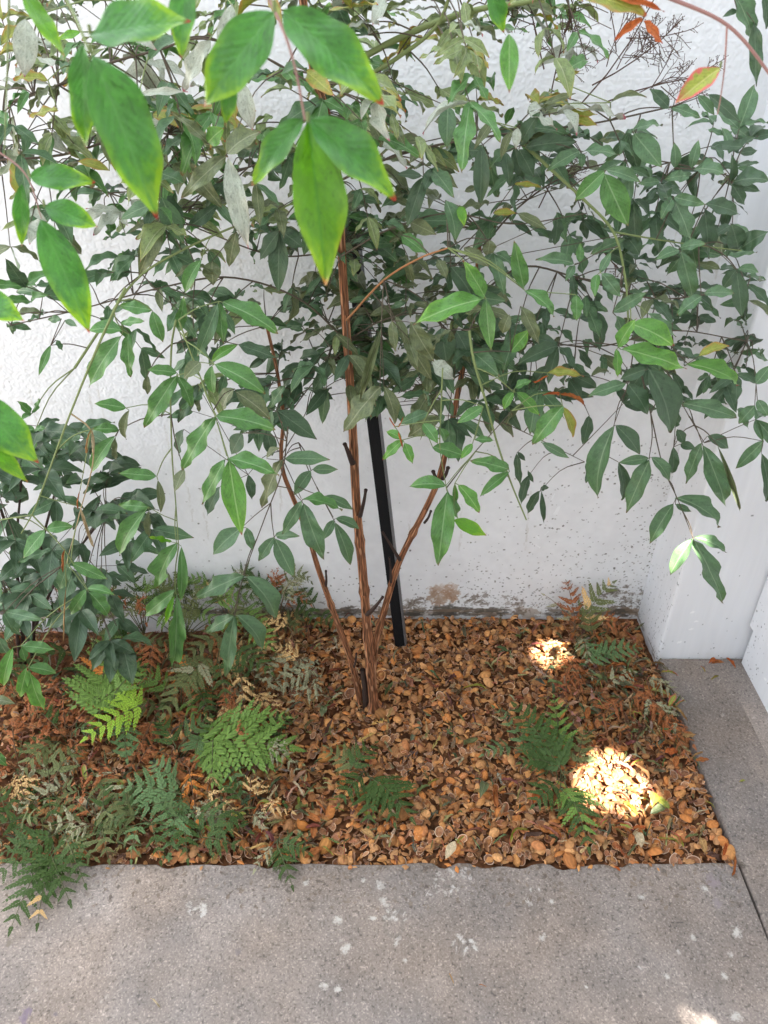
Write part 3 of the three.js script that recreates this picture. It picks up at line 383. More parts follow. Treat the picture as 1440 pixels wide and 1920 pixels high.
  [Z4, -0.95, 'G', [[878, 182, 948, 72, 62], [888, 190, 1134, 264, 92], [872, 190, 876, 294, 42]]], [Z4, -0.97, 'G', [[925, 95, 1088, 178, 108]]], [Z4, -1.02, 'g', [[988, 55, 1094, 144, 54, 'm']]], [Z4, -1.0, 'o', [[1138, 244, 1328, 326, 78, 'G'], [1180, 216, 1294, 178, 46, 'y']]], [Z4, -1.04, 'd', [[908, 316, 762, 366, 62, 'm'], [916, 322, 988, 434, 84], [990, 262, 1072, 504, 128], [985, 264, 886, 302, 60]]], [Z4, -1.06, 'm', [[1122, 392, 1324, 448, 78]]],
  [Z4, -1.06, 'm', [[862, 478, 803, 748, 98, 'm'], [868, 474, 958, 584, 74, 'd']]], [Z4, -1.12, 'd', [[802, 572, 758, 692, 48], [878, 612, 890, 756, 54]]], [Z4, -1.08, 'm', [[994, 598, 878, 616, 46], [996, 602, 908, 804, 88], [1000, 594, 1068, 684, 58]]], [Z4, -1.1, 'd', [[1086, 556, 1080, 658, 46], [1112, 545, 1170, 565, 40], [1092, 480, 1108, 420, 44], [1100, 490, 1124, 545, 44]]], [Z4, -1.07, 'm', [[1192, 540, 1132, 694, 62], [1196, 552, 1282, 778, 92], [1212, 516, 1290, 562, 58, 'd']]], [Z4, -1.08, 'o', [[1252, 552, 1336, 802, 24, 'o']]],
  [Z4, -1.1, 'm', [[1096, 746, 1258, 858, 82], [1086, 768, 998, 918, 72], [1092, 772, 1152, 798, 32]]], [Z4, -1.1, 'm', [[1158, 900, 1072, 1038, 62], [1164, 894, 1284, 952, 52], [1162, 906, 1272, 1144, 88]]], [Z4, -1.05, 'm', [[1422, 534, 1318, 638, 62], [1414, 578, 1430, 760, 64, 'd']]], [Z4, -1.06, 'm', [[1395, 320, 1450, 250, 60], [1390, 400, 1330, 470, 60], [1400, 380, 1440, 440, 50]]], [Z4, -0.96, 'g', [[670, 402, 558, 548, 88], [590, 540, 694, 598, 42, 'm']]],
  [Z4, -0.96, 'g', [[232, 702, 93, 706, 66], [236, 722, 205, 1000, 108], [244, 736, 276, 824, 52]]], [Z4, -0.97, 'G', [[266, 692, 272, 758, 26], [280, 698, 358, 804, 62], [260, 830, 384, 888, 62, 'N']]], [Z4, -0.98, 'g', [[468, 640, 322, 608, 72], [470, 650, 358, 744, 46]]], [Z4, -1.0, 'g', [[146, 468, 202, 544, 58], [182, 556, 306, 592, 68], [210, 485, 228, 532, 44]]], [Z4, -1.0, 'g', [[372, 404, 273, 468, 52], [340, 530, 414, 532, 32], [332, 544, 288, 602, 36, 'G']]], [Z4, -1.0, 'G', [[486, 350, 448, 418, 42], [494, 350, 584, 438, 52], [490, 336, 558, 308, 36, 'g']]],
  [Z4, -1.35, 'd', [[498, 578, 512, 704, 36], [500, 575, 530, 608, 22]]], [Z4, -1.35, 'd', [[545, 660, 513, 774, 42], [540, 645, 560, 690, 20]]], [Z4, -1.35, 'd', [[586, 720, 537, 808, 42], [590, 724, 600, 842, 26], [588, 712, 618, 708, 30]]], [Z4, -1.05, 'R', [[612, 278, 750, 292, 42, 'y'], [616, 290, 558, 312, 44, 'R']]], [Z4, -1.06, 'R', [[660, 358, 754, 402, 36, 'w'], [655, 360, 594, 362, 36, 'R'], [670, 404, 708, 520, 42, 'y']]], [Z4, -1.2, 'd', [[700, 285, 800, 335, 60], [690, 300, 740, 380, 60], [770, 440, 745, 548, 56], [620, 250, 560, 330, 60], [650, 160, 570, 235, 60]]],
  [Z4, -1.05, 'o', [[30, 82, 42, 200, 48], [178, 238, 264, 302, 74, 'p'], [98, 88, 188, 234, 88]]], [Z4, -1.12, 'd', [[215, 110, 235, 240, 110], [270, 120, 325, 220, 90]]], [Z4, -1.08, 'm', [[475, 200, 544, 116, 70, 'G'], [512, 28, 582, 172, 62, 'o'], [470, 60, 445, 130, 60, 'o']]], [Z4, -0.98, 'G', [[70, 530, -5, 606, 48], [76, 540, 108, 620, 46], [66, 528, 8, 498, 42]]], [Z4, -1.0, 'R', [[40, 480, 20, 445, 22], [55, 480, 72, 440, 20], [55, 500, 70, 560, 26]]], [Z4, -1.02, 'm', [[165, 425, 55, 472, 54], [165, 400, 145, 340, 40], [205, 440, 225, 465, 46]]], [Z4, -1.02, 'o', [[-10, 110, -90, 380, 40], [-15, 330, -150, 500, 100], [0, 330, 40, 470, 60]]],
];
for (const [off, z, k, list] of traced) spray(off, 2, z + rr(-0.015, 0.015), k, list, { bark: 'dmo'.includes(k) ? 'b' : 'g' });

// the inner mass of the crown: sprays on twigs that leave the branches
R = rng(41);
const massLeaves = {}, massTwigs = [];
const fillRegions = [   // u0, u1, v0, v1, sprays, z0, z1, skins, how flat
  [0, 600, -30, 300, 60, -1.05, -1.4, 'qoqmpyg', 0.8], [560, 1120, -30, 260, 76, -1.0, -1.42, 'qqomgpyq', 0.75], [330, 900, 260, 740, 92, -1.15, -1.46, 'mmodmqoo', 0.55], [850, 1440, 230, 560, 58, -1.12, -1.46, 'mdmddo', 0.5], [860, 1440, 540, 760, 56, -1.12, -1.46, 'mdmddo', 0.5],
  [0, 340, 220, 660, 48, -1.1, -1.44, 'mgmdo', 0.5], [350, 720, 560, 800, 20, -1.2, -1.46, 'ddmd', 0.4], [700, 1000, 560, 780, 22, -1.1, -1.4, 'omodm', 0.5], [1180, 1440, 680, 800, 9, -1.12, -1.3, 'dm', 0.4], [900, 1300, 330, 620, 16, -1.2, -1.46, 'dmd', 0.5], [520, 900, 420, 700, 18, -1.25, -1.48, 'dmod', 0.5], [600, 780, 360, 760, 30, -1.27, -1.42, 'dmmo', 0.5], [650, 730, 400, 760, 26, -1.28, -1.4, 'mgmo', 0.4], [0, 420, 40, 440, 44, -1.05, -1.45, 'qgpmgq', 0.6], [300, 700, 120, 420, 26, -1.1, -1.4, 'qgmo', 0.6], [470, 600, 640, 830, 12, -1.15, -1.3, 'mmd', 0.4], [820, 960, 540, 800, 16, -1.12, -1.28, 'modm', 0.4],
];
let extra = 0;
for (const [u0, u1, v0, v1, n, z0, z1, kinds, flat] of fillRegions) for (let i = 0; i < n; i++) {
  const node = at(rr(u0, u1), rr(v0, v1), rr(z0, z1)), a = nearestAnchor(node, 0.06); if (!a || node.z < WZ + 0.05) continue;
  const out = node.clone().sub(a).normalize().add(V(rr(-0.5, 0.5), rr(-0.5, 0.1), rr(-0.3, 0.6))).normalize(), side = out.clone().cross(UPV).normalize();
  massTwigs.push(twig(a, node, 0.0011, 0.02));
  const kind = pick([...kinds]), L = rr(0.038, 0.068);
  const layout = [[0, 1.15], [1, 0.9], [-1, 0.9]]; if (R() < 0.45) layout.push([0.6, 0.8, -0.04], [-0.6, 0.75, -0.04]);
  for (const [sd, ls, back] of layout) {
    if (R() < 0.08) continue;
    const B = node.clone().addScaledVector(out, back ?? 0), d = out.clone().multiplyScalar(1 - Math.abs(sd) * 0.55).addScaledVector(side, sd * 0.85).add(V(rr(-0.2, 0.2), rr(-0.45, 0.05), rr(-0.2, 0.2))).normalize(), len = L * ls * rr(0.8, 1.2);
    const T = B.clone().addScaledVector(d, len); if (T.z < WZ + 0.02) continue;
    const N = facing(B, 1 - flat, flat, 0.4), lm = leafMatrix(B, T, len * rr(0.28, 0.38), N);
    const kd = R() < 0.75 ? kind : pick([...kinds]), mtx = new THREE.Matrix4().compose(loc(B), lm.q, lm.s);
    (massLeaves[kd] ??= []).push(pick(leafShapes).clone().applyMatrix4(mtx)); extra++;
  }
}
{
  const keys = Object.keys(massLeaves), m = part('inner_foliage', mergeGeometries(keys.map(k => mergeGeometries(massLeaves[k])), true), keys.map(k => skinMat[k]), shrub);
  tag(m, 'dense inner leaflets of the shrub', null, null, 'stuff');
  const tw = part('inner_twigs', mergeGeometries(massTwigs), twigMat.b, shrub); tag(tw, 'thin dark twigs in the crown', null, null, 'stuff');
}
// dry flower panicles
function panicle(p, dir, len, levels) {
  const geos = [], grow = (b, d, l, r, k) => {
    const e = b.clone().addScaledVector(d, l); geos.push(tube([b, b.clone().lerp(e, 0.5).add(V(rr(-1, 1), rr(-1, 1), rr(-1, 1)).multiplyScalar(l * 0.05)), e].map(loc), r, r * 0.7, 4, 3));
    if (k <= 0) { const g = new THREE.IcosahedronGeometry(r * 1.9, 0); g.translate(...loc(e).toArray()); const q = g.index ? g : g; const idx = []; for (let i = 0; i < q.attributes.position.count; i++) idx.push(i); q.setIndex(idx); geos.push(q); return; }
    const n = k > 1 ? 6 : 4;
    for (let i = 0; i < n; i++) { const f = (i + 1) / n, b2 = b.clone().addScaledVector(d, l * (0.25 + 0.75 * f)), s = V(rr(-1, 1), rr(-1, 1), rr(-1, 1)); s.addScaledVector(d, -s.dot(d)).normalize(); grow(b2, d.clone().multiplyScalar(i === n - 1 ? 1 : 0.6).addScaledVector(s, i === n - 1 ? 0.3 : 0.8).normalize(), l * (k > 1 ? 0.5 : 0.45) * (1.2 - f * 0.6), r * 0.72, k - 1); }
  };
  grow(p, dir.normalize(), len, 0.0011, levels); part('flower_panicle', mergeGeometries(geos), std([0.1, 0.06, 0.045]), shrub);
}
R = rng(43);
panicle(at(1085, 200, -1.25), V(0.35, 0.6, 0.1), 0.16, 3); panicle(at(1140, 190, -1.28), V(0.9, 0.25, 0.1), 0.12, 3); panicle(at(1020, 130, -1.32), V(-0.3, 0.8, 0.1), 0.12, 3); panicle(at(150, 60, -1.3), V(-0.2, 0.8, 0.1), 0.12, 3); panicle(at(1030, 190, -1.3), V(0.1, 0.9, 0.1), 0.1, 3); panicle(at(1110, 160, -1.25), V(0.8, 0.5, 0), 0.1, 3); panicle(at(1010, 390, -1.3), V(0.2, 0.8, 0.2), 0.09, 3); panicle(at(60, 80, -1.25), V(0.5, 0.8, 0), 0.1, 3); panicle(at(250, 90, -1.3), V(0.2, 0.9, 0), 0.1, 3); panicle(at(830, 720, -1.3), V(-1, 0.1, 0.3), 0.07, 2); panicle(at(1130, 470, -1.25), V(0.3, -0.3, 0.2), 0.06, 2);

// ------------------------------------------------------------------ second, darker shrub by the wall
R = rng(51);
{
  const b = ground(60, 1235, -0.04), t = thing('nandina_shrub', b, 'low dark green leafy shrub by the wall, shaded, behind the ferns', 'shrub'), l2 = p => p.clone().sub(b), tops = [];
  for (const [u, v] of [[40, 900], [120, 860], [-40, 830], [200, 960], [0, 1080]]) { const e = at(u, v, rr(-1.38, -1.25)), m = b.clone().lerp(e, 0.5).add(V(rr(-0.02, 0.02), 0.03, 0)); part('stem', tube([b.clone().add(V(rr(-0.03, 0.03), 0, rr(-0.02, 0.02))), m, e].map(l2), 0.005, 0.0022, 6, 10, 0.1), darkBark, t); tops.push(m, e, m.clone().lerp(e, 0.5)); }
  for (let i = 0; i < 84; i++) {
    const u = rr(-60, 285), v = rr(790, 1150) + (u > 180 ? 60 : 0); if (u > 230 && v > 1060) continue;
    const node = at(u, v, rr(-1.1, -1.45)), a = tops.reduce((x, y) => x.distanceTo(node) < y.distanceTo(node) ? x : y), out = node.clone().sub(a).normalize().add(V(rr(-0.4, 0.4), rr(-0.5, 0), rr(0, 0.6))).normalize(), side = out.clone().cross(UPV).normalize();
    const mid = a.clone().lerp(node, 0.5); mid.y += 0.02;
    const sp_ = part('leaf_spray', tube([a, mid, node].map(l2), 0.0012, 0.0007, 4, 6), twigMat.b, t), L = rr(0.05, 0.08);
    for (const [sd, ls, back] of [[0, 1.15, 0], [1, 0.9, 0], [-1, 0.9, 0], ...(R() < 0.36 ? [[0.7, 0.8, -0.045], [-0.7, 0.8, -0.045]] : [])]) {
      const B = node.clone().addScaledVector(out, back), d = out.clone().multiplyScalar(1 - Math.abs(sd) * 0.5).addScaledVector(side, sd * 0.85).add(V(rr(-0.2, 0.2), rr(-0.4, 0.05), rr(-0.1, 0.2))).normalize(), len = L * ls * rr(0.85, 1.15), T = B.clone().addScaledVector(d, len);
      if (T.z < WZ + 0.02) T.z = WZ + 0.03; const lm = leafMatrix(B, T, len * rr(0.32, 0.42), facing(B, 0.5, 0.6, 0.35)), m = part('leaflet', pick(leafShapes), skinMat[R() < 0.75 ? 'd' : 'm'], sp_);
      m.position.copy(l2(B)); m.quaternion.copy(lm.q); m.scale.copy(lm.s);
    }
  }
}

// ------------------------------------------------------------------ ferns
R = rng(61);
function pinnaGeo(n, seed, limp) {   // a pinna along +y with opposite pinnules
  const P = [], I = [], U = [], r = rng(seed);
  const lobe = (bx, by, ang, len, wid, lift) => {
    const q = P.length / 3, c = Math.cos(ang), s = Math.sin(ang), put = (f, w, z) => { P.push(bx + c * f * len - s * w * wid, by + s * f * len + c * w * wid, z); U.push(0.5 + w, f); };
    put(0, 0, 0); put(0.3, 0.42, lift * 0.5 + 0.012); put(0.3, -0.42, lift * 0.5 + 0.012); put(0.68, 0.36, lift + 0.008); put(0.68, -0.36, lift + 0.008); put(1, 0, lift * 0.6); put(0.45, 0, lift * 0.7 - 0.008);
    for (const [a, b, d] of [[0, 6, 1], [0, 2, 6], [1, 6, 3], [2, 4, 6], [3, 6, 5], [6, 4, 5]]) I.push(q + a, q + b, q + d);
  };
  for (let i = 0; i < n; i++) {
    const t = i / n, y = 0.05 + t * 0.88, len = 0.25 * Math.pow(1 - t, 0.6) + 0.05;
    for (const sd of [-1, 1]) lobe(0, y + sd * 0.02, Math.PI / 2 - sd * (0.95 - 0.35 * t + (r() - 0.5) * 0.25), len * (0.9 + r() * 0.25), 0.2 * (1 - 0.4 * t), (r() - 0.5) * limp);
  }
  lobe(0, 0.9, Math.PI / 2, 0.14, 0.07, 0);
  const q = P.length / 3; P.push(-0.008, 0, 0.004, 0.008, 0, 0.004, 0, 0.98, 0.004); U.push(0, 0, 1, 0, 0.5, 1); I.push(q, q + 1, q + 2);
  const p = new THREE.Float32BufferAttribute(P, 3); for (let i = 0; i < p.count; i++) p.setZ(i, p.getZ(i) - 0.16 * p.getY(i) * p.getY(i) * (0.5 + limp * 3) - Math.abs(p.getX(i)) * limp * 1.2);
  const g = new THREE.BufferGeometry(); g.setAttribute('position', p); g.setAttribute('uv', new THREE.Float32BufferAttribute(U, 2)); g.setIndex(I); g.computeVertexNormals(); return g;
}
const pinnae = [0, 1, 2, 3].map(i => pinnaGeo(6 + i % 2, 200 + i, 0.05)), limpPinnae = [0, 1, 2].map(i => pinnaGeo(7, 300 + i, 0.35));
const fernTex = (c, s, blot = 0.5) => texture(64, 64, (u, v) => { const n = fbm(u * 6 + s, v * 6 + s, 3) - 0.5, m = ss(0.1, 0.02, Math.abs(u - 0.5)) * 0.22, k = 1 + n * blot + m; return c.map(x => x * k); });
const fernMat = {}; for (const [k, c] of Object.entries({ g: [106, 134, 62], b: [100, 126, 80], d: [66, 88, 40], l: [152, 184, 66], o: [104, 110, 66], w: [158, 98, 60], t: [204, 168, 116], s: [146, 144, 114], r: [186, 116, 54] })) fernMat[k] = new THREE.MeshPhysicalMaterial({ map: fernTex(c, k.charCodeAt(0)), roughness: 0.65, transmission: 'wtsr'.includes(k) ? 0.1 : 0.22, thickness: 0, specularIntensity: 0.4, clearcoat: 'wtsr'.includes(k) ? 0 : 0.12, clearcoatRoughness: 0.35, side: THREE.DoubleSide });
const stalkMat = { green: std([0.1, 0.11, 0.05]), brown: std([0.16, 0.09, 0.05]) };
function frond(plant, base, B, T, width, kind, o = {}) {
  const up = o.up ?? 0.03, mid = B.clone().lerp(T, 0.5); mid.y += up;
  const c = new THREE.QuadraticBezierCurve3(B, mid, T), len = c.getLength(), dry = 'wtsr'.includes(kind), l3 = p => p.clone().sub(base);
  const rach = part('frond', tube([0, 0.25, 0.5, 0.75, 1].map(t => l3(c.getPoint(t))), 0.0013, 0.0005, 4, 10), dry ? stalkMat.brown : stalkMat.green, plant);
  const n = o.pairs ?? clamp(Math.round(len / 0.025), 4, 8), N0 = o.n ?? facing(mid, 0.55, 0.75, 0.25);
  for (let i = 0; i < n; i++) {
    const t = (o.start ?? 0.14) + (1 - (o.start ?? 0.14)) * i / n, p = c.getPoint(t), tg = c.getTangent(t).normalize(), N = N0.clone().addScaledVector(tg, -N0.dot(tg)).normalize(), sd = tg.clone().cross(N), prof = Math.pow(1 - (t - (o.start ?? 0.14)) / 1.02, 0.85) * (i === 0 ? 0.85 : 1);
    for (const s of [-1, 1]) {
      if (R() < (dry ? 0.18 : 0.05)) continue;
      const d = tg.clone().multiplyScalar(0.55 + 0.3 * t).addScaledVector(sd, s * 0.85).addScaledVector(N, rr(-0.15, 0.2) - (dry ? rr(0, 0.4) : 0)).normalize(), L = Math.max(0.012, width * 0.58 * prof * rr(0.88, 1.12));
      const m = leafMatrix(p, p.clone().addScaledVector(d, L), L * (dry ? 0.66 : 0.72), N.clone().add(V(rr(-0.2, 0.2), rr(-0.2, 0.2), rr(-0.2, 0.2)).multiplyScalar(dry ? 2.4 : 1)).normalize());
      const q = part('pinna', pick(dry ? limpPinnae : pinnae), fernMat[o.mix && R() < 0.2 ? o.mix : kind], rach); q.position.copy(l3(p)); q.quaternion.copy(m.q); q.scale.copy(m.s);
    }
  }
  const e = part('pinna', pick(pinnae), fernMat[kind], rach), tg = c.getTangent(0.99).normalize(), p = c.getPoint(0.97), L = Math.max(0.014, width * 0.16), m = leafMatrix(p, p.clone().addScaledVector(tg, L), L, N0); e.position.copy(l3(p)); e.quaternion.copy(m.q); e.scale.copy(m.s);
}
// a fern plant: its root in px, then fronds [base u, v, height; tip u, v, height; width px; skin; rise]
function fern(root, label, list) {
  const base = ground(root[0], root[1], -0.015), t = thing('fern', base, label, 'fern', null);
  for (const [bu, bv, bh, tu, tv, th, w, k, up, mix] of list) {
    const B = ground(bu, bv, bh), T = ground(tu, tv, th), W = 1.22 * w * axisDepth(B.clone().lerp(T, 0.5)) / FOCAL;
    const foot = B.clone().lerp(base, 0.85); foot.y = -0.01; if (B.distanceTo(foot) > 0.04) part('stalk', tube([foot, foot.clone().lerp(B, 0.5).add(V(0, 0.015, 0)), B].map(p => p.clone().sub(base)), 0.0013, 0.0012, 4, 8), 'wtsr'.includes(k) ? stalkMat.brown : stalkMat.green, t);
    frond(t, base, B, T, W, k, { up: up ?? 0.02, mix });
  }
  return t;
}
fern([215, 1400], 'small fern with bright lime green frond and orange-tipped fronds', [[275, 1318, 0.09, 160, 1384, 0.11, 84, 'l', 0.02, 'l'], [185, 1360, 0.06, 205, 1208, 0.1, 130, 'g', 0.03, 'r'], [250, 1290, 0.07, 140, 1325, 0.08, 70, 'g', 0.02], [235, 1345, 0.06, 238, 1425, 0.06, 60, 'b'], [215, 1300, 0.1, 272, 1246, 0.12, 60, 'g'], [265, 1330, 0.07, 225, 1300, 0.09, 60, 'l']]);
fern([330, 1425], 'fern with a broad green frond spreading over brown shells below the leaning stems', [[345, 1395, 0.04, 548, 1402, 0.05, 170, 'g', 0.03], [400, 1380, 0.05, 398, 1470, 0.05, 70, 'g'], [372, 1385, 0.05, 368, 1432, 0.04, 60, 'b'], [420, 1360, 0.05, 540, 1345, 0.06, 70, 'g'], [330, 1400, 0.05, 300, 1350, 0.08, 60, 'd'], [345, 1390, 0.04, 395, 1345, 0.07, 60, 'd']]);
fern([345, 1500], 'blue-green fern at the front of the bed near the paving edge', [[345, 1490, 0.03, 228, 1475, 0.04, 90, 'b'], [338, 1500, 0.03, 236, 1530, 0.03, 60, 'b'], [340, 1495, 0.03, 318, 1602, 0.02, 90, 'b', 0.03], [345, 1530, 0.03, 352, 1612, 0.02, 66, 'd'], [360, 1520, 0.03, 470, 1560, 0.03, 70, 'd'], [380, 1570, 0.02, 452, 1590, 0.02, 60, 'd'], [330, 1470, 0.03, 285, 1430, 0.05, 60, 'b']]);
fern([400, 1270], 'olive fern with drooping fronds under the hanging leaflets', [[398, 1222, 0.1, 306, 1342, 0.09, 90, 'o', 0.03, 's'], [410, 1240, 0.1, 424, 1312, 0.08, 60, 'd'], [440, 1215, 0.1, 510, 1262, 0.09, 64, 'd'], [390, 1255, 0.08, 320, 1285, 0.1, 70, 'o'], [370, 1290, 0.06, 395, 1340, 0.05, 60, 'd'], [470, 1180, 0.1, 510, 1215, 0.1, 56, 'g'], [420, 1190, 0.11, 350, 1230, 0.12, 70, 'o']]);
fern([430, 1330], 'withered tan fern fronds curled among the green ones', [[452, 1262, 0.08, 458, 1345, 0.03, 60, 't'], [412, 1352, 0.05, 322, 1380, 0.05, 44, 't'], [440, 1300, 0.06, 415, 1345, 0.04, 40, 'w'], [388, 1483, 0.04, 448, 1530, 0.02, 50, 't'], [440, 1320, 0.05, 480, 1370, 0.03, 40, 't']]);
fern([270, 1400], 'withered rusty brown fern fronds collapsed over the litter', [[290, 1345, 0.06, 240, 1455, 0.02, 60, 'w'], [355, 1440, 0.04, 370, 1540, 0.03, 54, 'r', 0.02, 't'], [285, 1360, 0.05, 262, 1420, 0.03, 44, 'w'], [290, 1200, 0.1, 270, 1290, 0.05, 50, 'w'], [100, 1380, 0.02, 20, 1350, 0.02, 60, 'w'], [150, 1350, 0.02, 60, 1310, 0.02, 60, 'w'], [340, 1220, 0.08, 330, 1290, 0.05, 50, 'r']]);
fern([570, 1290], 'dried grey-green fern drooping beside the stems over shells', [[560, 1232, 0.06, 498, 1272, 0.05, 60, 's'], [592, 1250, 0.05, 505, 1300, 0.03, 60, 's'], [600, 1275, 0.04, 540, 1330, 0.03, 54, 's'], [560, 1230, 0.05, 600, 1290, 0.03, 60, 's'], [545, 1180, 0.07, 480, 1160, 0.05, 60, 't', 0.05], [560, 1240, 0.06, 520, 1215, 0.07, 50, 't']]);
fern([90, 1540], 'dark green fern sprawling over the paving edge', [[110, 1560, 0.03, -10, 1650, 0.03, 90, 'd', 0.02], [100, 1590, 0.03, 20, 1742, 0.015, 96, 'd', 0.03], [95, 1600, 0.03, 130, 1690, 0.02, 90, 'd'], [105, 1600, 0.03, 70, 1735, 0.015, 80, 'd', 0.03, 't'], [120, 1570, 0.03, 180, 1610, 0.02, 70, 'o'], [80, 1570, 0.03, 5, 1600, 0.03, 60, 'd'], [40, 1540, 0.03, -30, 1560, 0.03, 60, 'd'], [120, 1560, 0.03, 160, 1660, 0.02, 70, 'd']]);
fern([150, 1480], 'thin wiry half-dead fern with sparse dull fronds on shells', [[140, 1395, 0.04, 85, 1500, 0.03, 60, 's'], [170, 1440, 0.03, 250, 1570, 0.02, 66, 'o', 0.02, 's'], [120, 1480, 0.03, 40, 1520, 0.03, 60, 's'], [150, 1500, 0.03, 120, 1590, 0.02, 60, 'o'], [190, 1510, 0.03, 260, 1600, 0.02, 60, 'o'], [100, 1440, 0.03, 10, 1455, 0.03, 50, 's'], [60, 1500, 0.02, 30, 1590, 0.02, 56, 'd'], [180, 1530, 0.02, 220, 1575, 0.02, 56, 'd'], [200, 1480, 0.02, 190, 1560, 0.02, 60, 's']]);
fern([525, 1575], 'small dark fern tuft hanging over the paving edge', [[520, 1585, 0.03, 548, 1662, 0.01, 56, 'd', 0.02], [512, 1585, 0.03, 478, 1630, 0.015, 44, 's'], [525, 1580, 0.03, 580, 1600, 0.02, 50, 'd'], [520, 1590, 0.02, 525, 1640, 0.01, 44, 'd']]);
fern([690, 1460], 'small dark green fern alone among shells between stems and paving', [[655, 1445, 0.03, 705, 1392, 0.04, 60, 'd'], [680, 1450, 0.03, 635, 1508, 0.03, 66, 'd'], [690, 1455, 0.03, 772, 1535, 0.03, 96, 'd', 0.03], [695, 1465, 0.03, 690, 1552, 0.02, 66, 'd'], [670, 1440, 0.03, 610, 1410, 0.03, 56, 'o'], [705, 1470, 0.03, 740, 1545, 0.02, 66, 'd']]);
fern([1050, 1470], 'leafy green fern next to the largest sunlit patch of shells', [[1062, 1462, 0.03, 965, 1322, 0.06, 104, 'd', 0.03], [1050, 1440, 0.03, 1038, 1305, 0.06, 66, 'g', 0.03], [1030, 1430, 0.04, 975, 1430, 0.04, 60, 'd'], [1045, 1470, 0.03, 1000, 1510, 0.03, 70, 'd'], [1060, 1470, 0.03, 1104, 1592, 0.02, 84, 'd', 0.03, 'g'], [1000, 1420, 0.02, 925, 1325, 0.04, 40, 'b'], [960, 1400, 0.02, 905, 1415, 0.03, 44, 'b'], [1060, 1440, 0.03, 1010, 1375, 0.06, 60, 'd'], [1050, 1480, 0.03, 1080, 1520, 0.03, 60, 'g'], [1080, 1440, 0.03, 1095, 1370, 0.04, 50, 'o']]);
fern([1110, 1190], 'browning fern against the foot of the white wall by the pier', [[1085, 1175, 0.04, 1150, 1092, 0.14, 70, 'o', 0.04, 't'], [1080, 1180, 0.04, 1060, 1085, 0.12, 56, 'w', 0.03], [1075, 1170, 0.05, 1020, 1115, 0.1, 46, 's'], [1100, 1180, 0.03, 1170, 1180, 0.05, 56, 'w', 0.06], [1120, 1230, 0.02, 1200, 1215, 0.03, 56, 'b'], [1100, 1240, 0.02, 1150, 1225, 0.04, 56, 'b'], [1110, 1190, 0.03, 1100, 1140, 0.1, 50, 'o'], [1090, 1190, 0.04, 1110, 1270, 0.02, 40, 's'], [1140, 1280, 0.02, 1190, 1260, 0.03, 50, 's'], [1080, 1200, 0.03, 1120, 1240, 0.03, 50, 'b']]);
fern([1220, 1330], 'dead brown fern lying along the side paving edge', [[1190, 1290, 0.02, 1302, 1400, 0.015, 64, 'w', 0.03, 's'], [1180, 1300, 0.02, 1250, 1345, 0.02, 50, 'w'], [1210, 1270, 0.02, 1280, 1310, 0.02, 44, 's'], [1170, 1310, 0.02, 1120, 1350, 0.02, 60, 'w'], [1080, 1260, 0.02, 1050, 1310, 0.02, 50, 'w'], [1240, 1340, 0.02, 1300, 1440, 0.01, 44, 'w'], [1060, 1230, 0.02, 1090, 1290, 0.02, 60, 'w']]);
fern([350, 1165], 'dark fern at the foot of the wall with upright feathery tips', [[350, 1075, 0.12, 350, 1005, 0.2, 44, 'd', 0], [392, 1075, 0.12, 388, 1008, 0.2, 44, 'd', 0], [410, 1075, 0.12, 415, 1015, 0.19, 40, 'd', 0], [300, 1075, 0.12, 308, 1000, 0.2, 44, 'd', 0], [430, 1060, 0.12, 470, 1035, 0.15, 50, 'd'], [370, 1110, 0.1, 440, 1095, 0.12, 60, 'd'], [340, 1100, 0.1, 385, 1060, 0.14, 50, 'o']]);
fern([340, 1190], 'olive fern under the hanging leaflets at the foot of the wall', [[350, 1120, 0.1, 300, 1090, 0.14, 66, 'o'], [400, 1130, 0.1, 470, 1120, 0.1, 60, 'g'], [380, 1140, 0.09, 330, 1160, 0.1, 66, 'o'], [450, 1150, 0.08, 500, 1170, 0.08, 60, 'g'], [280, 1130, 0.09, 240, 1150, 0.1, 60, 'o'], [300, 1150, 0.08, 340, 1180, 0.08, 60, 'g'], [240, 1140, 0.09, 170, 1140, 0.1, 60, 'o'], [420, 1150, 0.08, 440, 1190, 0.08, 60, 'g']]);
fern([570, 1180], 'straggly dark fern between the wall and the outermost leaning stem', [[480, 1090, 0.1, 530, 1110, 0.1, 50, 'd'], [520, 1100, 0.08, 570, 1130, 0.07, 50, 'd'], [560, 1120, 0.06, 600, 1180, 0.04, 46, 'd'], [600, 1150, 0.04, 640, 1180, 0.04, 44, 'd'], [590, 1140, 0.05, 560, 1090, 0.1, 44, 'd']]);
fern([170, 1230], 'dark fern in the gloomy hollow below the low shrub', [[200, 1150, 0.06, 150, 1180, 0.06, 60, 'o'], [240, 1170, 0.05, 190, 1215, 0.04, 56, 'd'], [130, 1220, 0.02, 60, 1250, 0.02, 60, 'd'], [160, 1250, 0.02, 120, 1300, 0.02, 60, 'd'], [60, 1230, 0.02, 10, 1290, 0.02, 60, 'd'], [210, 1190, 0.04, 215, 1240, 0.05, 56, 'g']]);

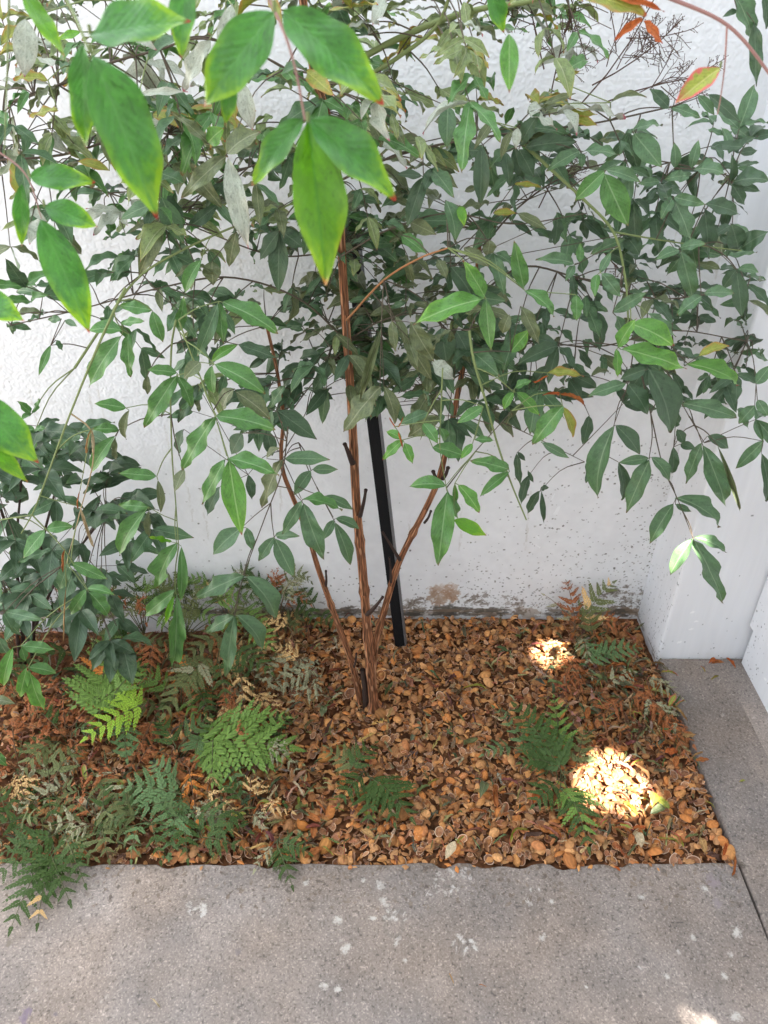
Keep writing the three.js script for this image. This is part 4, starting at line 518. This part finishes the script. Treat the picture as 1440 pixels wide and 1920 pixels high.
R = rng(66);
const thicket = [[60, 1330, 'wswod', 'brown and green fern thicket below the low shrub'], [130, 1400, 'dwwod', 'ragged fern beside the lime green frond'], [40, 1450, 'wsdwt', 'half-withered fern near the wiry one'], [250, 1470, 'bdgww', 'dense green fern between the rusty fronds and paving'], [470, 1240, 'stwot', 'mixed green and straw fern below the grey-green leaflets'], [300, 1260, 'odww', 'shaded fern behind the lime green frond'], [420, 1440, 'dbtw', 'green fern just below the broad frond'], [200, 1560, 'dosw', 'dark fern along the front paving edge'], [520, 1190, 'dsto', 'dark fern close to the outermost leaning stem'], [240, 1230, 'odgo', 'olive fern in the gap under the hanging twigs'], [30, 1570, 'dosw', 'dull green fern on the shells behind the sprawling one'], [470, 1530, 'wsdt', 'low fern behind the small dark tuft'], [400, 1340, 'dowt', 'bushy fern behind the broad green frond'], [270, 1190, 'odgw', 'tall olive fern against the wall beyond the lime green frond', 1], [350, 1185, 'dgod', 'tall dark fern against the wall below the longest hanging twig', 1], [440, 1180, 'odgt', 'tall mixed fern against the wall behind the grey-green leaflets', 1], [520, 1175, 'dsow', 'tall straggling fern against the wall next to the leaning stem', 1], [150, 1205, 'dodw', 'tall shaded fern against the wall beside the low shrub', 1], [30, 1225, 'ddow', 'tall shaded fern under the low shrub', 1], [340, 1330, 'dgow', 'dark fern between the lime frond and the broad frond'], [480, 1420, 'dgws', 'ragged fern overhung by the broad green frond'], [100, 1500, 'dowd', 'dark ragged fern among the wiry fronds'], [290, 1550, 'dbow', 'fern tangle by the paving under the blue-green fern'], [210, 1330, 'dgow', 'shaded fern just above the lime green frond'], [480, 1310, 'dwst', 'half-dry fern between the straw fern and stems']];
for (const [u, v, kinds, label, tall] of thicket) {
  const base = ground(u, v, -0.012), t = thing('fern', base, label, 'fern'), n = 6 + Math.floor(R() * 3), a0 = R() * 6.28;
  for (let i = 0; i < n; i++) {
    const a = a0 + i / n * 6.283 + rr(-0.3, 0.3), L = rr(0.07, 0.14), h = tall ? rr(0.08, 0.16) : rr(0.02, 0.08), B = base.clone().add(V(Math.cos(a) * 0.02, 0.012 + h * 0.5, Math.sin(a) * 0.02)), T = base.clone().add(V(Math.cos(a) * L, tall ? rr(0.05, 0.2) : rr(0.02, 0.05), Math.sin(a) * L)), k = pick([...kinds]);
    if (T.z < WZ + 0.03) T.z = WZ + 0.03;
    part('stalk', tube([base.clone(), base.clone().lerp(B, 0.6), B].map(p => p.clone().sub(base)), 0.0012, 0.0011, 4, 4), 'wtsr'.includes(k) ? stalkMat.brown : stalkMat.green, t);
    frond(t, base, B, T, L * rr(0.55, 0.75), k, { up: h * 0.9, n: UPV.clone().add(V(rr(-0.25, 0.25), 0, rr(0, 0.5))).normalize() });
  }
}

// ------------------------------------------------------------------ walnut shells
R = rng(71);
function shellGeo(nu, nv, seed, o) {   // unit length in x, dome up; outside, inside and rim
  const P = [], C = [], I = [], r = rng(seed), ph0 = r() * 9;
  const rim = f => (o.open ?? 1) * (1 - (o.ragged ?? 0) * (noise(Math.cos(f) * 2.2 + ph0, Math.sin(f) * 2.2 + ph0) * 1.5 - 0.2) - (o.chip ?? 0) * Math.max(0, noise(f * 2.5, seed) - 0.5));
  const ring = (k, inner) => {
    for (let j = 0; j <= nv; j++) for (let i = 0; i < nu; i++) {
      const f = i / nu * Math.PI * 2, th = j / nv * Math.PI / 2 * rim(f), groove = Math.sin(f * 5 + Math.sin(th * 4 + ph0) * 1.6) * 0.5 + noise(f * 3 + ph0, th * 5 + (inner ? 40 : 0)) - 0.5;
      const rad = k * (1 + 0.045 * groove), beak = 1 + 0.1 * Math.pow(Math.max(0, Math.cos(f)), 8) * Math.sin(th);
      P.push(0.5 * rad * Math.sin(th) * Math.cos(f) * beak, 0.4 * rad * Math.cos(th) - (o.flat ?? 0), 0.42 * rad * Math.sin(th) * Math.sin(f));
      const g = 1 + 0.32 * groove; if (inner) C.push(0.38 * g, 0.19 * g, 0.1 * g); else C.push(0.48 * g, 0.235 * g, 0.095 * g);
    }
    return (nv + 1) * nu;
  };
  const a = ring(1, false), start = P.length / 3; ring(o.thin ?? 0.88, true);
  const quad = (b, flip) => { for (let j = 0; j < nv; j++) for (let i = 0; i < nu; i++) { const q = b + j * nu + i, q1 = b + j * nu + (i + 1) % nu, w = q + nu, w1 = q1 + nu; if (flip) I.push(q, w, q1, q1, w, w1); else I.push(q, q1, w, q1, w1, w); } };
  quad(0, false); quad(start, true);
  const rb = P.length / 3; for (let i = 0; i < nu; i++) { for (const q of [nv * nu + i, start + nv * nu + i]) { P.push(P[q * 3], P[q * 3 + 1], P[q * 3 + 2]); C.push(0.62, 0.43, 0.29); } }
  for (let i = 0; i < nu; i++) { const q = rb + 2 * i, w = rb + 2 * ((i + 1) % nu); I.push(q, w, q + 1, w, w + 1, q + 1); }
  const g = new THREE.BufferGeometry(); g.setAttribute('position', new THREE.Float32BufferAttribute(P, 3)); g.setAttribute('color', new THREE.Float32BufferAttribute(C, 3)); g.setIndex(I); g.computeVertexNormals(); return g;
}
function wholeGeo(seed) {
  const g = new THREE.SphereGeometry(0.5, 22, 14), p = g.attributes.position, C = new Float32Array(p.count * 3);
  for (let i = 0; i < p.count; i++) {
    const v = V(p.getX(i), p.getY(i), p.getZ(i)), f = Math.atan2(v.z, v.y), n = Math.sin(f * 9 + Math.sin(v.x * 9 + seed) * 1.2) * 0.5 + (noise(f * 3 + seed, v.x * 8) - 0.5), seam = Math.exp(-Math.pow(v.z / 0.05, 2)) * (v.y > 0 ? 1 : 1), end = 1 + 0.12 * Math.exp(-Math.pow((v.x - 0.5) / 0.1, 2));
    const k = 1 + 0.03 * n + 0.035 * seam; p.setXYZ(i, v.x * k * end, v.y * k * 0.86, v.z * k * 0.84); const c = 1 + 0.34 * n + 0.1 * seam; C[i * 3] = 0.37 * c; C[i * 3 + 1] = 0.175 * c; C[i * 3 + 2] = 0.06 * c;
  }
  g.setAttribute('color', new THREE.BufferAttribute(C, 3)); g.deleteAttribute('uv'); g.computeVertexNormals(); return g;
}
const halfHi = [0, 1, 2, 3, 4].map(i => shellGeo(14, 5, 400 + i, { open: 1, ragged: 0.05, chip: 0.25 })), fragHi = [0, 1, 2, 3, 4, 5].map(i => shellGeo(12, 4, 430 + i, { open: 0.82, ragged: 0.5, flat: 0.12 })), wholes = [1, 2, 3].map(wholeGeo);
const halfLo = [0, 1, 2, 3, 4, 5].map(i => shellGeo(10, 3, 460 + i, { open: 1, ragged: 0.06, chip: 0.4 })), fragLo = [0, 1, 2, 3, 4, 5, 6, 7].map(i => shellGeo(9, 2, 480 + i, { open: 0.9, ragged: 0.62, flat: 0.1, thin: 0.9 }));
const shellTint = [[1, 1, 1], [1.2, 1.15, 1.0], [0.75, 0.72, 0.75], [1.05, 0.88, 0.85], [0.64, 0.57, 0.55], [1.3, 1.34, 1.35], [0.9, 0.95, 1.05], [1.15, 0.9, 0.66]];
const toneOf = ['brown', 'light tan', 'dull brown', 'reddish brown', 'dark brown', 'pale', 'greyish tan', 'orange'];
const shellMats = shellTint.map(t => new THREE.MeshPhysicalMaterial({ color: new THREE.Color().setRGB(...t), vertexColors: true, roughness: 0.75, specularIntensity: 0.35 }));
const hollow = (x, z) => ss(-0.42, -0.5, x) * ss(-1.3, -1.38, z) * 0.93;
const inBed = (x, z) => x > -1.35 && x < PX - 0.006 + (z > -1.38 ? 0.004 : -0.008) && z > WZ + 0.01 && z < -0.845;
function shellPose(low) {
  for (; ;) {
    const x = rr(-1.3, 0.7), z = low ? rr(WZ, -0.85) : -0.85 - 0.71 * Math.pow(R(), 1.5); if (!inBed(x, z) || R() < hollow(x, z)) continue;
    const left = ss(-0.3, -0.6, x); if (R() < left * 0.45) continue;
    const q = new THREE.Quaternion().setFromEuler(new THREE.Euler((R() < 0.45 ? Math.PI : 0) + rr(-0.7, 0.7) + (R() < 0.3 ? rr(-1, 1) : 0), R() * 6.28, rr(-0.6, 0.6), 'YXZ'));
    return { p: V(x, bedY(x, z) + (low ? rr(-0.004, 0.012) : rr(0.008, 0.016)), z), q };
  }
}
{
  const geos = [], mt = new THREE.Matrix4();
  for (let i = 0; i < 13000; i++) {
    const { p, q } = shellPose(true), half = R() < 0.2, s = half ? rr(0.017, 0.026) : rr(0.007, 0.024) * rr(0.8, 1.1), g = (half ? pick(halfLo) : pick(fragLo)).clone(), t = pick(shellTint), k = rr(0.8, 1.15), c = g.attributes.color;
    for (let j = 0; j < c.count; j++) c.setXYZ(j, c.getX(j) * t[0] * k, c.getY(j) * t[1] * k, c.getZ(j) * t[2] * k);
    g.applyMatrix4(mt.compose(p, q, V(s, s * (half ? rr(0.55, 0.95) : rr(0.3, 0.75)), s * (half ? rr(0.75, 1) : rr(0.4, 1))))); geos.push(g);
  }
  tag(top('shell_mulch', mergeGeometries(geos), shellMats[0]), 'broken brown walnut shells covering the bed', 'mulch', null, 'stuff');
}
for (let i = 0; i < 296; i++) {
  const { p, q } = shellPose(false), whole = i % 22 === 0, half = !whole && R() < 0.55, s = whole ? rr(0.027, 0.033) : half ? rr(0.021, 0.031) : rr(0.017, 0.029);
  if (p.x < -0.95 || p.x < -0.62 - (-0.85 - p.z) * 0.5) { i--; continue; }
  const m = top(whole ? 'whole_walnut' : half ? 'walnut_half_shell' : 'walnut_shell_fragment', whole ? pick(wholes) : pick(half ? halfHi : fragHi), pick(shellMats));
  m.position.copy(p); m.quaternion.copy(q); m.scale.set(s, s * (whole ? 1 : half ? rr(0.7, 1) : rr(0.4, 0.8)), s * (half || whole ? rr(0.8, 1) : rr(0.5, 0.95)));
  const tone = toneOf[shellMats.indexOf(m.material)], hollowUp = V(0, 1, 0).applyQuaternion(q).y < 0, where = p.z > -0.93 ? 'along the front paving' : p.x > 0.58 ? 'beside the side paving' : p.z < -1.42 ? 'near the foot of the wall' : Math.hypot(p.x + 0.03, p.z + 1.22) < 0.2 ? 'around the stems' : p.x < -0.3 ? 'among the ferns' : p.x > 0.22 ? 'by the sunlit patch' : 'in the open mid bed';
  if (whole) tag(m, `whole ${tone} walnut lying ${where}`, 'walnut', 'whole walnuts on the bed'); else if (half) tag(m, `${tone} walnut half shell lying ${hollowUp ? 'hollow side up' : 'rounded side up'} ${where}`, 'walnut shell', 'walnut half shells on the bed'); else tag(m, `ragged ${tone} piece of walnut shell lying ${where}`, 'walnut shell', 'walnut shell fragments on the bed');
}

// ------------------------------------------------------------------ litter: fallen leaflets and curled dead fern threads
R = rng(81);
{
  const geos = [], C = (g, c) => { const n = g.attributes.position.count, a = new Float32Array(n * 3); for (let i = 0; i < n; i++) a.set(c, i * 3); g.setAttribute('color', new THREE.BufferAttribute(a, 3)); return g; }, mt = new THREE.Matrix4();
  for (let i = 0; i < 3300; i++) {
    const zone = R(); let x, z; if (zone < 0.5) { x = rr(-1.1, -0.12); z = rr(WZ + 0.02, -0.86); } else if (zone < 0.7) { const p = ground(rr(1020, 1330), rr(1180, 1420)); x = p.x; z = p.z; } else { x = rr(-0.4, 0.66); z = rr(WZ + 0.02, -0.86); }
    if (!inBed(x, z) || (x < -0.3 ? 0 : R() < 0.2)) continue;
    const c = pick([[0.3, 0.13, 0.06], [0.4, 0.24, 0.12], [0.2, 0.09, 0.05], [0.46, 0.34, 0.2], [0.14, 0.08, 0.05], [0.2, 0.2, 0.1], [0.12, 0.14, 0.07]]), L = rr(0.015, 0.045), g = C((R() < 0.55 ? pick(dryShapes) : pick(limpPinnae)).clone(), c.map(v => v * rr(0.7, 1.2)));
    g.applyMatrix4(mt.compose(V(x, bedY(x, z) + rr(0.01, 0.026), z), new THREE.Quaternion().setFromEuler(new THREE.Euler(-Math.PI / 2 + rr(-0.9, 0.9), R() * 6.28, rr(-0.6, 0.6), 'YXZ')), V(L * rr(0.25, 0.6), L, L))); geos.push(g);
  }
  tag(top('leaf_litter', mergeGeometries(geos), new THREE.MeshPhysicalMaterial({ vertexColors: true, roughness: 0.85, specularIntensity: 0.3, side: THREE.DoubleSide })), 'small brown scraps of dead fern and leaf between the shells', 'litter', null, 'stuff');
}
function fallen(u, v, len, turn, kind, y, label, group) {
  const p = ground(u, v), m = top('fallen_leaf', R() < 0.5 ? pick(leafShapes) : pick(dryShapes), skinMat[kind]);
  m.position.set(p.x, y ?? bedY(p.x, p.z) + rr(0.024, 0.032), p.z); m.rotation.set(-Math.PI / 2 + rr(-0.3, 0.3), turn, rr(-0.3, 0.3), 'YXZ'); m.scale.set(len * rr(0.32, 0.46), len, len); return tag(m, label, 'fallen leaf', group);
}
const deg = Math.PI / 180;
fallen(910, 1300, 0.056, 90 * deg, 'y', null, 'yellow fallen leaflet lying flat on shells between the stems and green fern');
fallen(925, 1478, 0.055, 170 * deg, 'w', null, 'orange spotted fallen leaflet standing out on shells'); fallen(910, 1475, 0.05, 150 * deg, 'o', null, 'dull olive fallen leaflet under the orange spotted one');
fallen(1270, 1588, 0.042, 60 * deg, 'y', null, 'yellow curled fallen leaflet near the corner of the paving'); fallen(1180, 1350, 0.05, 5 * deg, 't', null, 'tan upright fallen leaflet above the largest sunlit patch'); fallen(612, 1535, 0.04, 20 * deg, 'w', null, 'broad tan fallen leaflet near the small dark fern');
fallen(560, 1500, 0.036, 200 * deg, 'y', null, 'thin yellow fallen leaflet beside the broad fern frond'); fallen(1375, 1612, 0.04, 170 * deg, 'w', 0.012, 'curled orange leaf caught at the paving corner');
fallen(1355, 1252, 0.034, 70 * deg, 'w', 0.018, 'brown leaf at the foot of the pier on the side paving'); fallen(1340, 1246, 0.03, 120 * deg, 'R', 0.018, 'reddish leaf at the foot of the pier on the side paving'); fallen(1375, 1262, 0.032, 40 * deg, 'R', 0.018, 'small orange leaf against the side wall foot'); fallen(1320, 1268, 0.02, 10 * deg, 'r', 0.014, 'pink scrap of leaf on the side paving'); fallen(1345, 1275, 0.026, 100 * deg, 'y', 0.014, 'yellow scrap of leaf on the side paving');
fallen(1395, 1470, 0.014, 100 * deg, 'y', 0.012, 'tiny yellow leaf scrap alone on the side paving'); fallen(1223, 1618, 0.016, 10 * deg, 'R', 0.004, 'small orange scrap on the front paving by the bed edge'); fallen(1163, 1636, 0.015, 50 * deg, 'R', 0.004, 'small rust scrap on the front paving'); fallen(850, 1847, 0.018, 30 * deg, 't', 0.005, 'tan flake alone on the front paving'); fallen(912, 1853, 0.014, 80 * deg, 'w', 0.005, 'brown flake beside the pale crumb on the front paving'); fallen(302, 1892, 0.024, 60 * deg, 'T', 0.005, 'cream curled flake on the front paving');
for (let i = 0; i < 165; i++) {
  const z = R(), right = z < 0.4, front = z < 0.8; let u, v; if (right) { u = rr(1080, 1330); v = rr(1215, 1440); } else if (front) { u = rr(300, 1360); v = rr(1480, 1600); } else { u = rr(20, 660); v = rr(1280, 1600); }
  const p = ground(u, v); if (!inBed(p.x, p.z)) { i--; continue; }
  const k = pick(right ? ['w', 't', 'R', 'o', 'r', 'w'] : ['t', 'w', 'T', 'y', 'o', 'R', 'r', 'w']);
  const near = right ? (v > 1330 ? 'beside the side paving' : 'below the pier') : v > 1540 ? 'along the front paving' : v > 1480 ? 'just behind the front row of shells' : u < 300 ? 'under the wiry fern' : 'among the ferns';
  fallen(u, v, rr(0.024, 0.046), R() * 6.28, k, null, ({ w: 'brown curled fallen leaflet lying on the shells', t: 'tan dry fallen leaflet lying on the shells', T: 'cream bleached fallen leaflet lying on the shells', y: 'yellowish fallen leaflet lying on the shells', o: 'olive fallen leaflet lying on the shells', R: 'rust orange fallen leaflet lying on the shells', r: 'pink-edged fallen leaflet lying on the shells' }[k]).replace('on the shells', near), 'fallen leaflets on the bed');
}
for (let i = 0; i < 26; i++) {
  const u = rr(200, 1390), p = ground(u, rr(1614, 1632)), s = rr(0.007, 0.018), m = top('shell_crumb', pick(fragHi), pick(shellMats)); m.position.set(p.x, 0.003, p.z); m.rotation.set(rr(-0.3, 0.3), R() * 6.28, rr(-0.3, 0.3)); m.scale.set(s, s * 0.5, s * rr(0.5, 0.9));
  tag(m, 'small crumb of shell spilled from the bed onto the front paving edge', 'shell crumb', 'shell crumbs on the paving');
}
// thin white flecks set just off the wall
{
  const p0 = wall0(1035, 950), t = thing('wall_flecks', p0, 'thin shiny white flecks set on the wall near dark leaflets', 'tape scrap'), tm = std([0.86, 0.87, 0.88], { roughness: 0.3, side: THREE.DoubleSide });
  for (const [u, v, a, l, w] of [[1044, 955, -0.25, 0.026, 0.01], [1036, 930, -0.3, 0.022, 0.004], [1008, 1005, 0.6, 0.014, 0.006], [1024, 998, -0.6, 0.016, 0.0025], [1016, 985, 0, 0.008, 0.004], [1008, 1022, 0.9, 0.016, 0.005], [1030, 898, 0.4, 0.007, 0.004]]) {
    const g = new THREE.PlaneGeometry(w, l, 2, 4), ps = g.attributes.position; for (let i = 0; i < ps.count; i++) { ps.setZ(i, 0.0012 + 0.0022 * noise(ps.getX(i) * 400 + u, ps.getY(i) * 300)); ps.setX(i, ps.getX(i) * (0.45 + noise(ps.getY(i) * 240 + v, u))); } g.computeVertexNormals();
    const m = part('wall_fleck', g, tm, t); m.position.copy(wall0(u, v).sub(p0)).add(V(0, 0, 0.0025)); m.rotation.z = a;
  }
}

// ------------------------------------------------------------------ unseen tree added to shade the yard, crown gaps cut for the sun patches
R = rng(91);
{
  const base = V(2.6, -0.13, 3.6), t = thing('added_shade_tree', base, 'leafy tree added out of view to shade the bed', 'tree'), l4 = p => p.clone().sub(base);
  const c0 = V(-0.05, 0.5, -0.9).addScaledVector(SUN, 5.0), ex = V(1, 0, 0).addScaledVector(SUN, -SUN.x).normalize(), ey = SUN.clone().cross(ex);
  const tm = std([0.12, 0.085, 0.06]);
  part('trunk', tube([base, V(2.5, 1.4, 3.5), V(2.2, 2.9, 3.2), V(1.7, 4.2, 2.6)].map(l4), 0.16, 0.08, 10, 24, 0.08), tm, t);
  for (const [a, b] of [[V(1.7, 4.2, 2.6), c0.clone().addScaledVector(ex, -1.2)], [V(2.2, 2.9, 3.2), c0.clone().addScaledVector(ey, 0.9).addScaledVector(ex, -0.9)]]) part('limb', tube([a, a.clone().lerp(b, 0.5).add(V(0, 0.25, 0)), b.clone().addScaledVector(SUN, 0.3)].map(l4), 0.05, 0.015, 7, 12), tm, t);
  const gaps = []; const gap = (u, v, r) => { const p = ground(u, v).sub(c0); gaps.push([p.dot(ex), p.dot(ey), r]); };
  for (const [u, v, r] of [[1118, 1480, 0.026], [1155, 1468, 0.044], [1190, 1482, 0.026], [1150, 1438, 0.026], [1034, 1222, 0.026], [1290, 1880, 0.001]]) gap(u, v, r);
  const lg = leafGeo(4, 2, 0.2, 0.1, 0, 0, 3), geos = [], step = 0.05, mt = new THREE.Matrix4(), rim = a => 1 + 0.14 * Math.sin(a * 3 + 1) + 0.1 * Math.sin(a * 7);
  for (let x = -2.4; x < 2.4; x += step) for (let y = -2.2; y < 2.2; y += step) for (let k = 0; k < 4; k++) {
    const a = Math.atan2(y, x), d = Math.hypot(x / 1.75, y / 1.75) / rim(a); if (d > 1.05 || (d > 0.85 && R() < (d - 0.85) * 4)) continue;
    const px = x + rr(-0.4, 0.4) * step, py = y + rr(-0.4, 0.4) * step, L = rr(0.1, 0.14), W = L * rr(0.5, 0.65), turn = R() * 6.28;
    // the leaf's middle line and half width decide which ray tubes stay open
    let open = false; const luck = R(); for (const [gx, gy, gr] of gaps) { if (gr < 0.005 && luck > 0.5) continue; for (const f of [-0.5, -0.25, 0, 0.25, 0.5]) if (Math.hypot(px + Math.cos(turn) * f * L - gx, py + Math.sin(turn) * f * L - gy) < gr + W * 0.5 * Math.pow(1 - 3.9 * f * f, 0.6)) open = true; } if (open) continue;
    const p = c0.clone().addScaledVector(ex, px).addScaledVector(ey, py).addScaledVector(SUN, rr(-0.05, 0.85) * (1 - d * 0.5)), dir = ex.clone().multiplyScalar(Math.cos(turn)).addScaledVector(ey, Math.sin(turn));
    const lm = leafMatrix(p.clone().addScaledVector(dir, -L / 2), p.clone().addScaledVector(dir, L / 2), W, SUN.clone().add(V(rr(-0.35, 0.35), rr(-0.35, 0.35), rr(-0.35, 0.35))).normalize());
    geos.push(lg.clone().applyMatrix4(mt.compose(l4(p.addScaledVector(dir, -L / 2)), lm.q, lm.s)));
  }
  part('crown', mergeGeometries(geos), new THREE.MeshStandardMaterial({ color: new THREE.Color().setRGB(0.07, 0.12, 0.04), roughness: 0.7, side: THREE.DoubleSide }), t).userData.kind = 'stuff';
}
console.log('leaflets traced', leafletCount, 'in the mass', extra);
renderer.render(scene, camera);
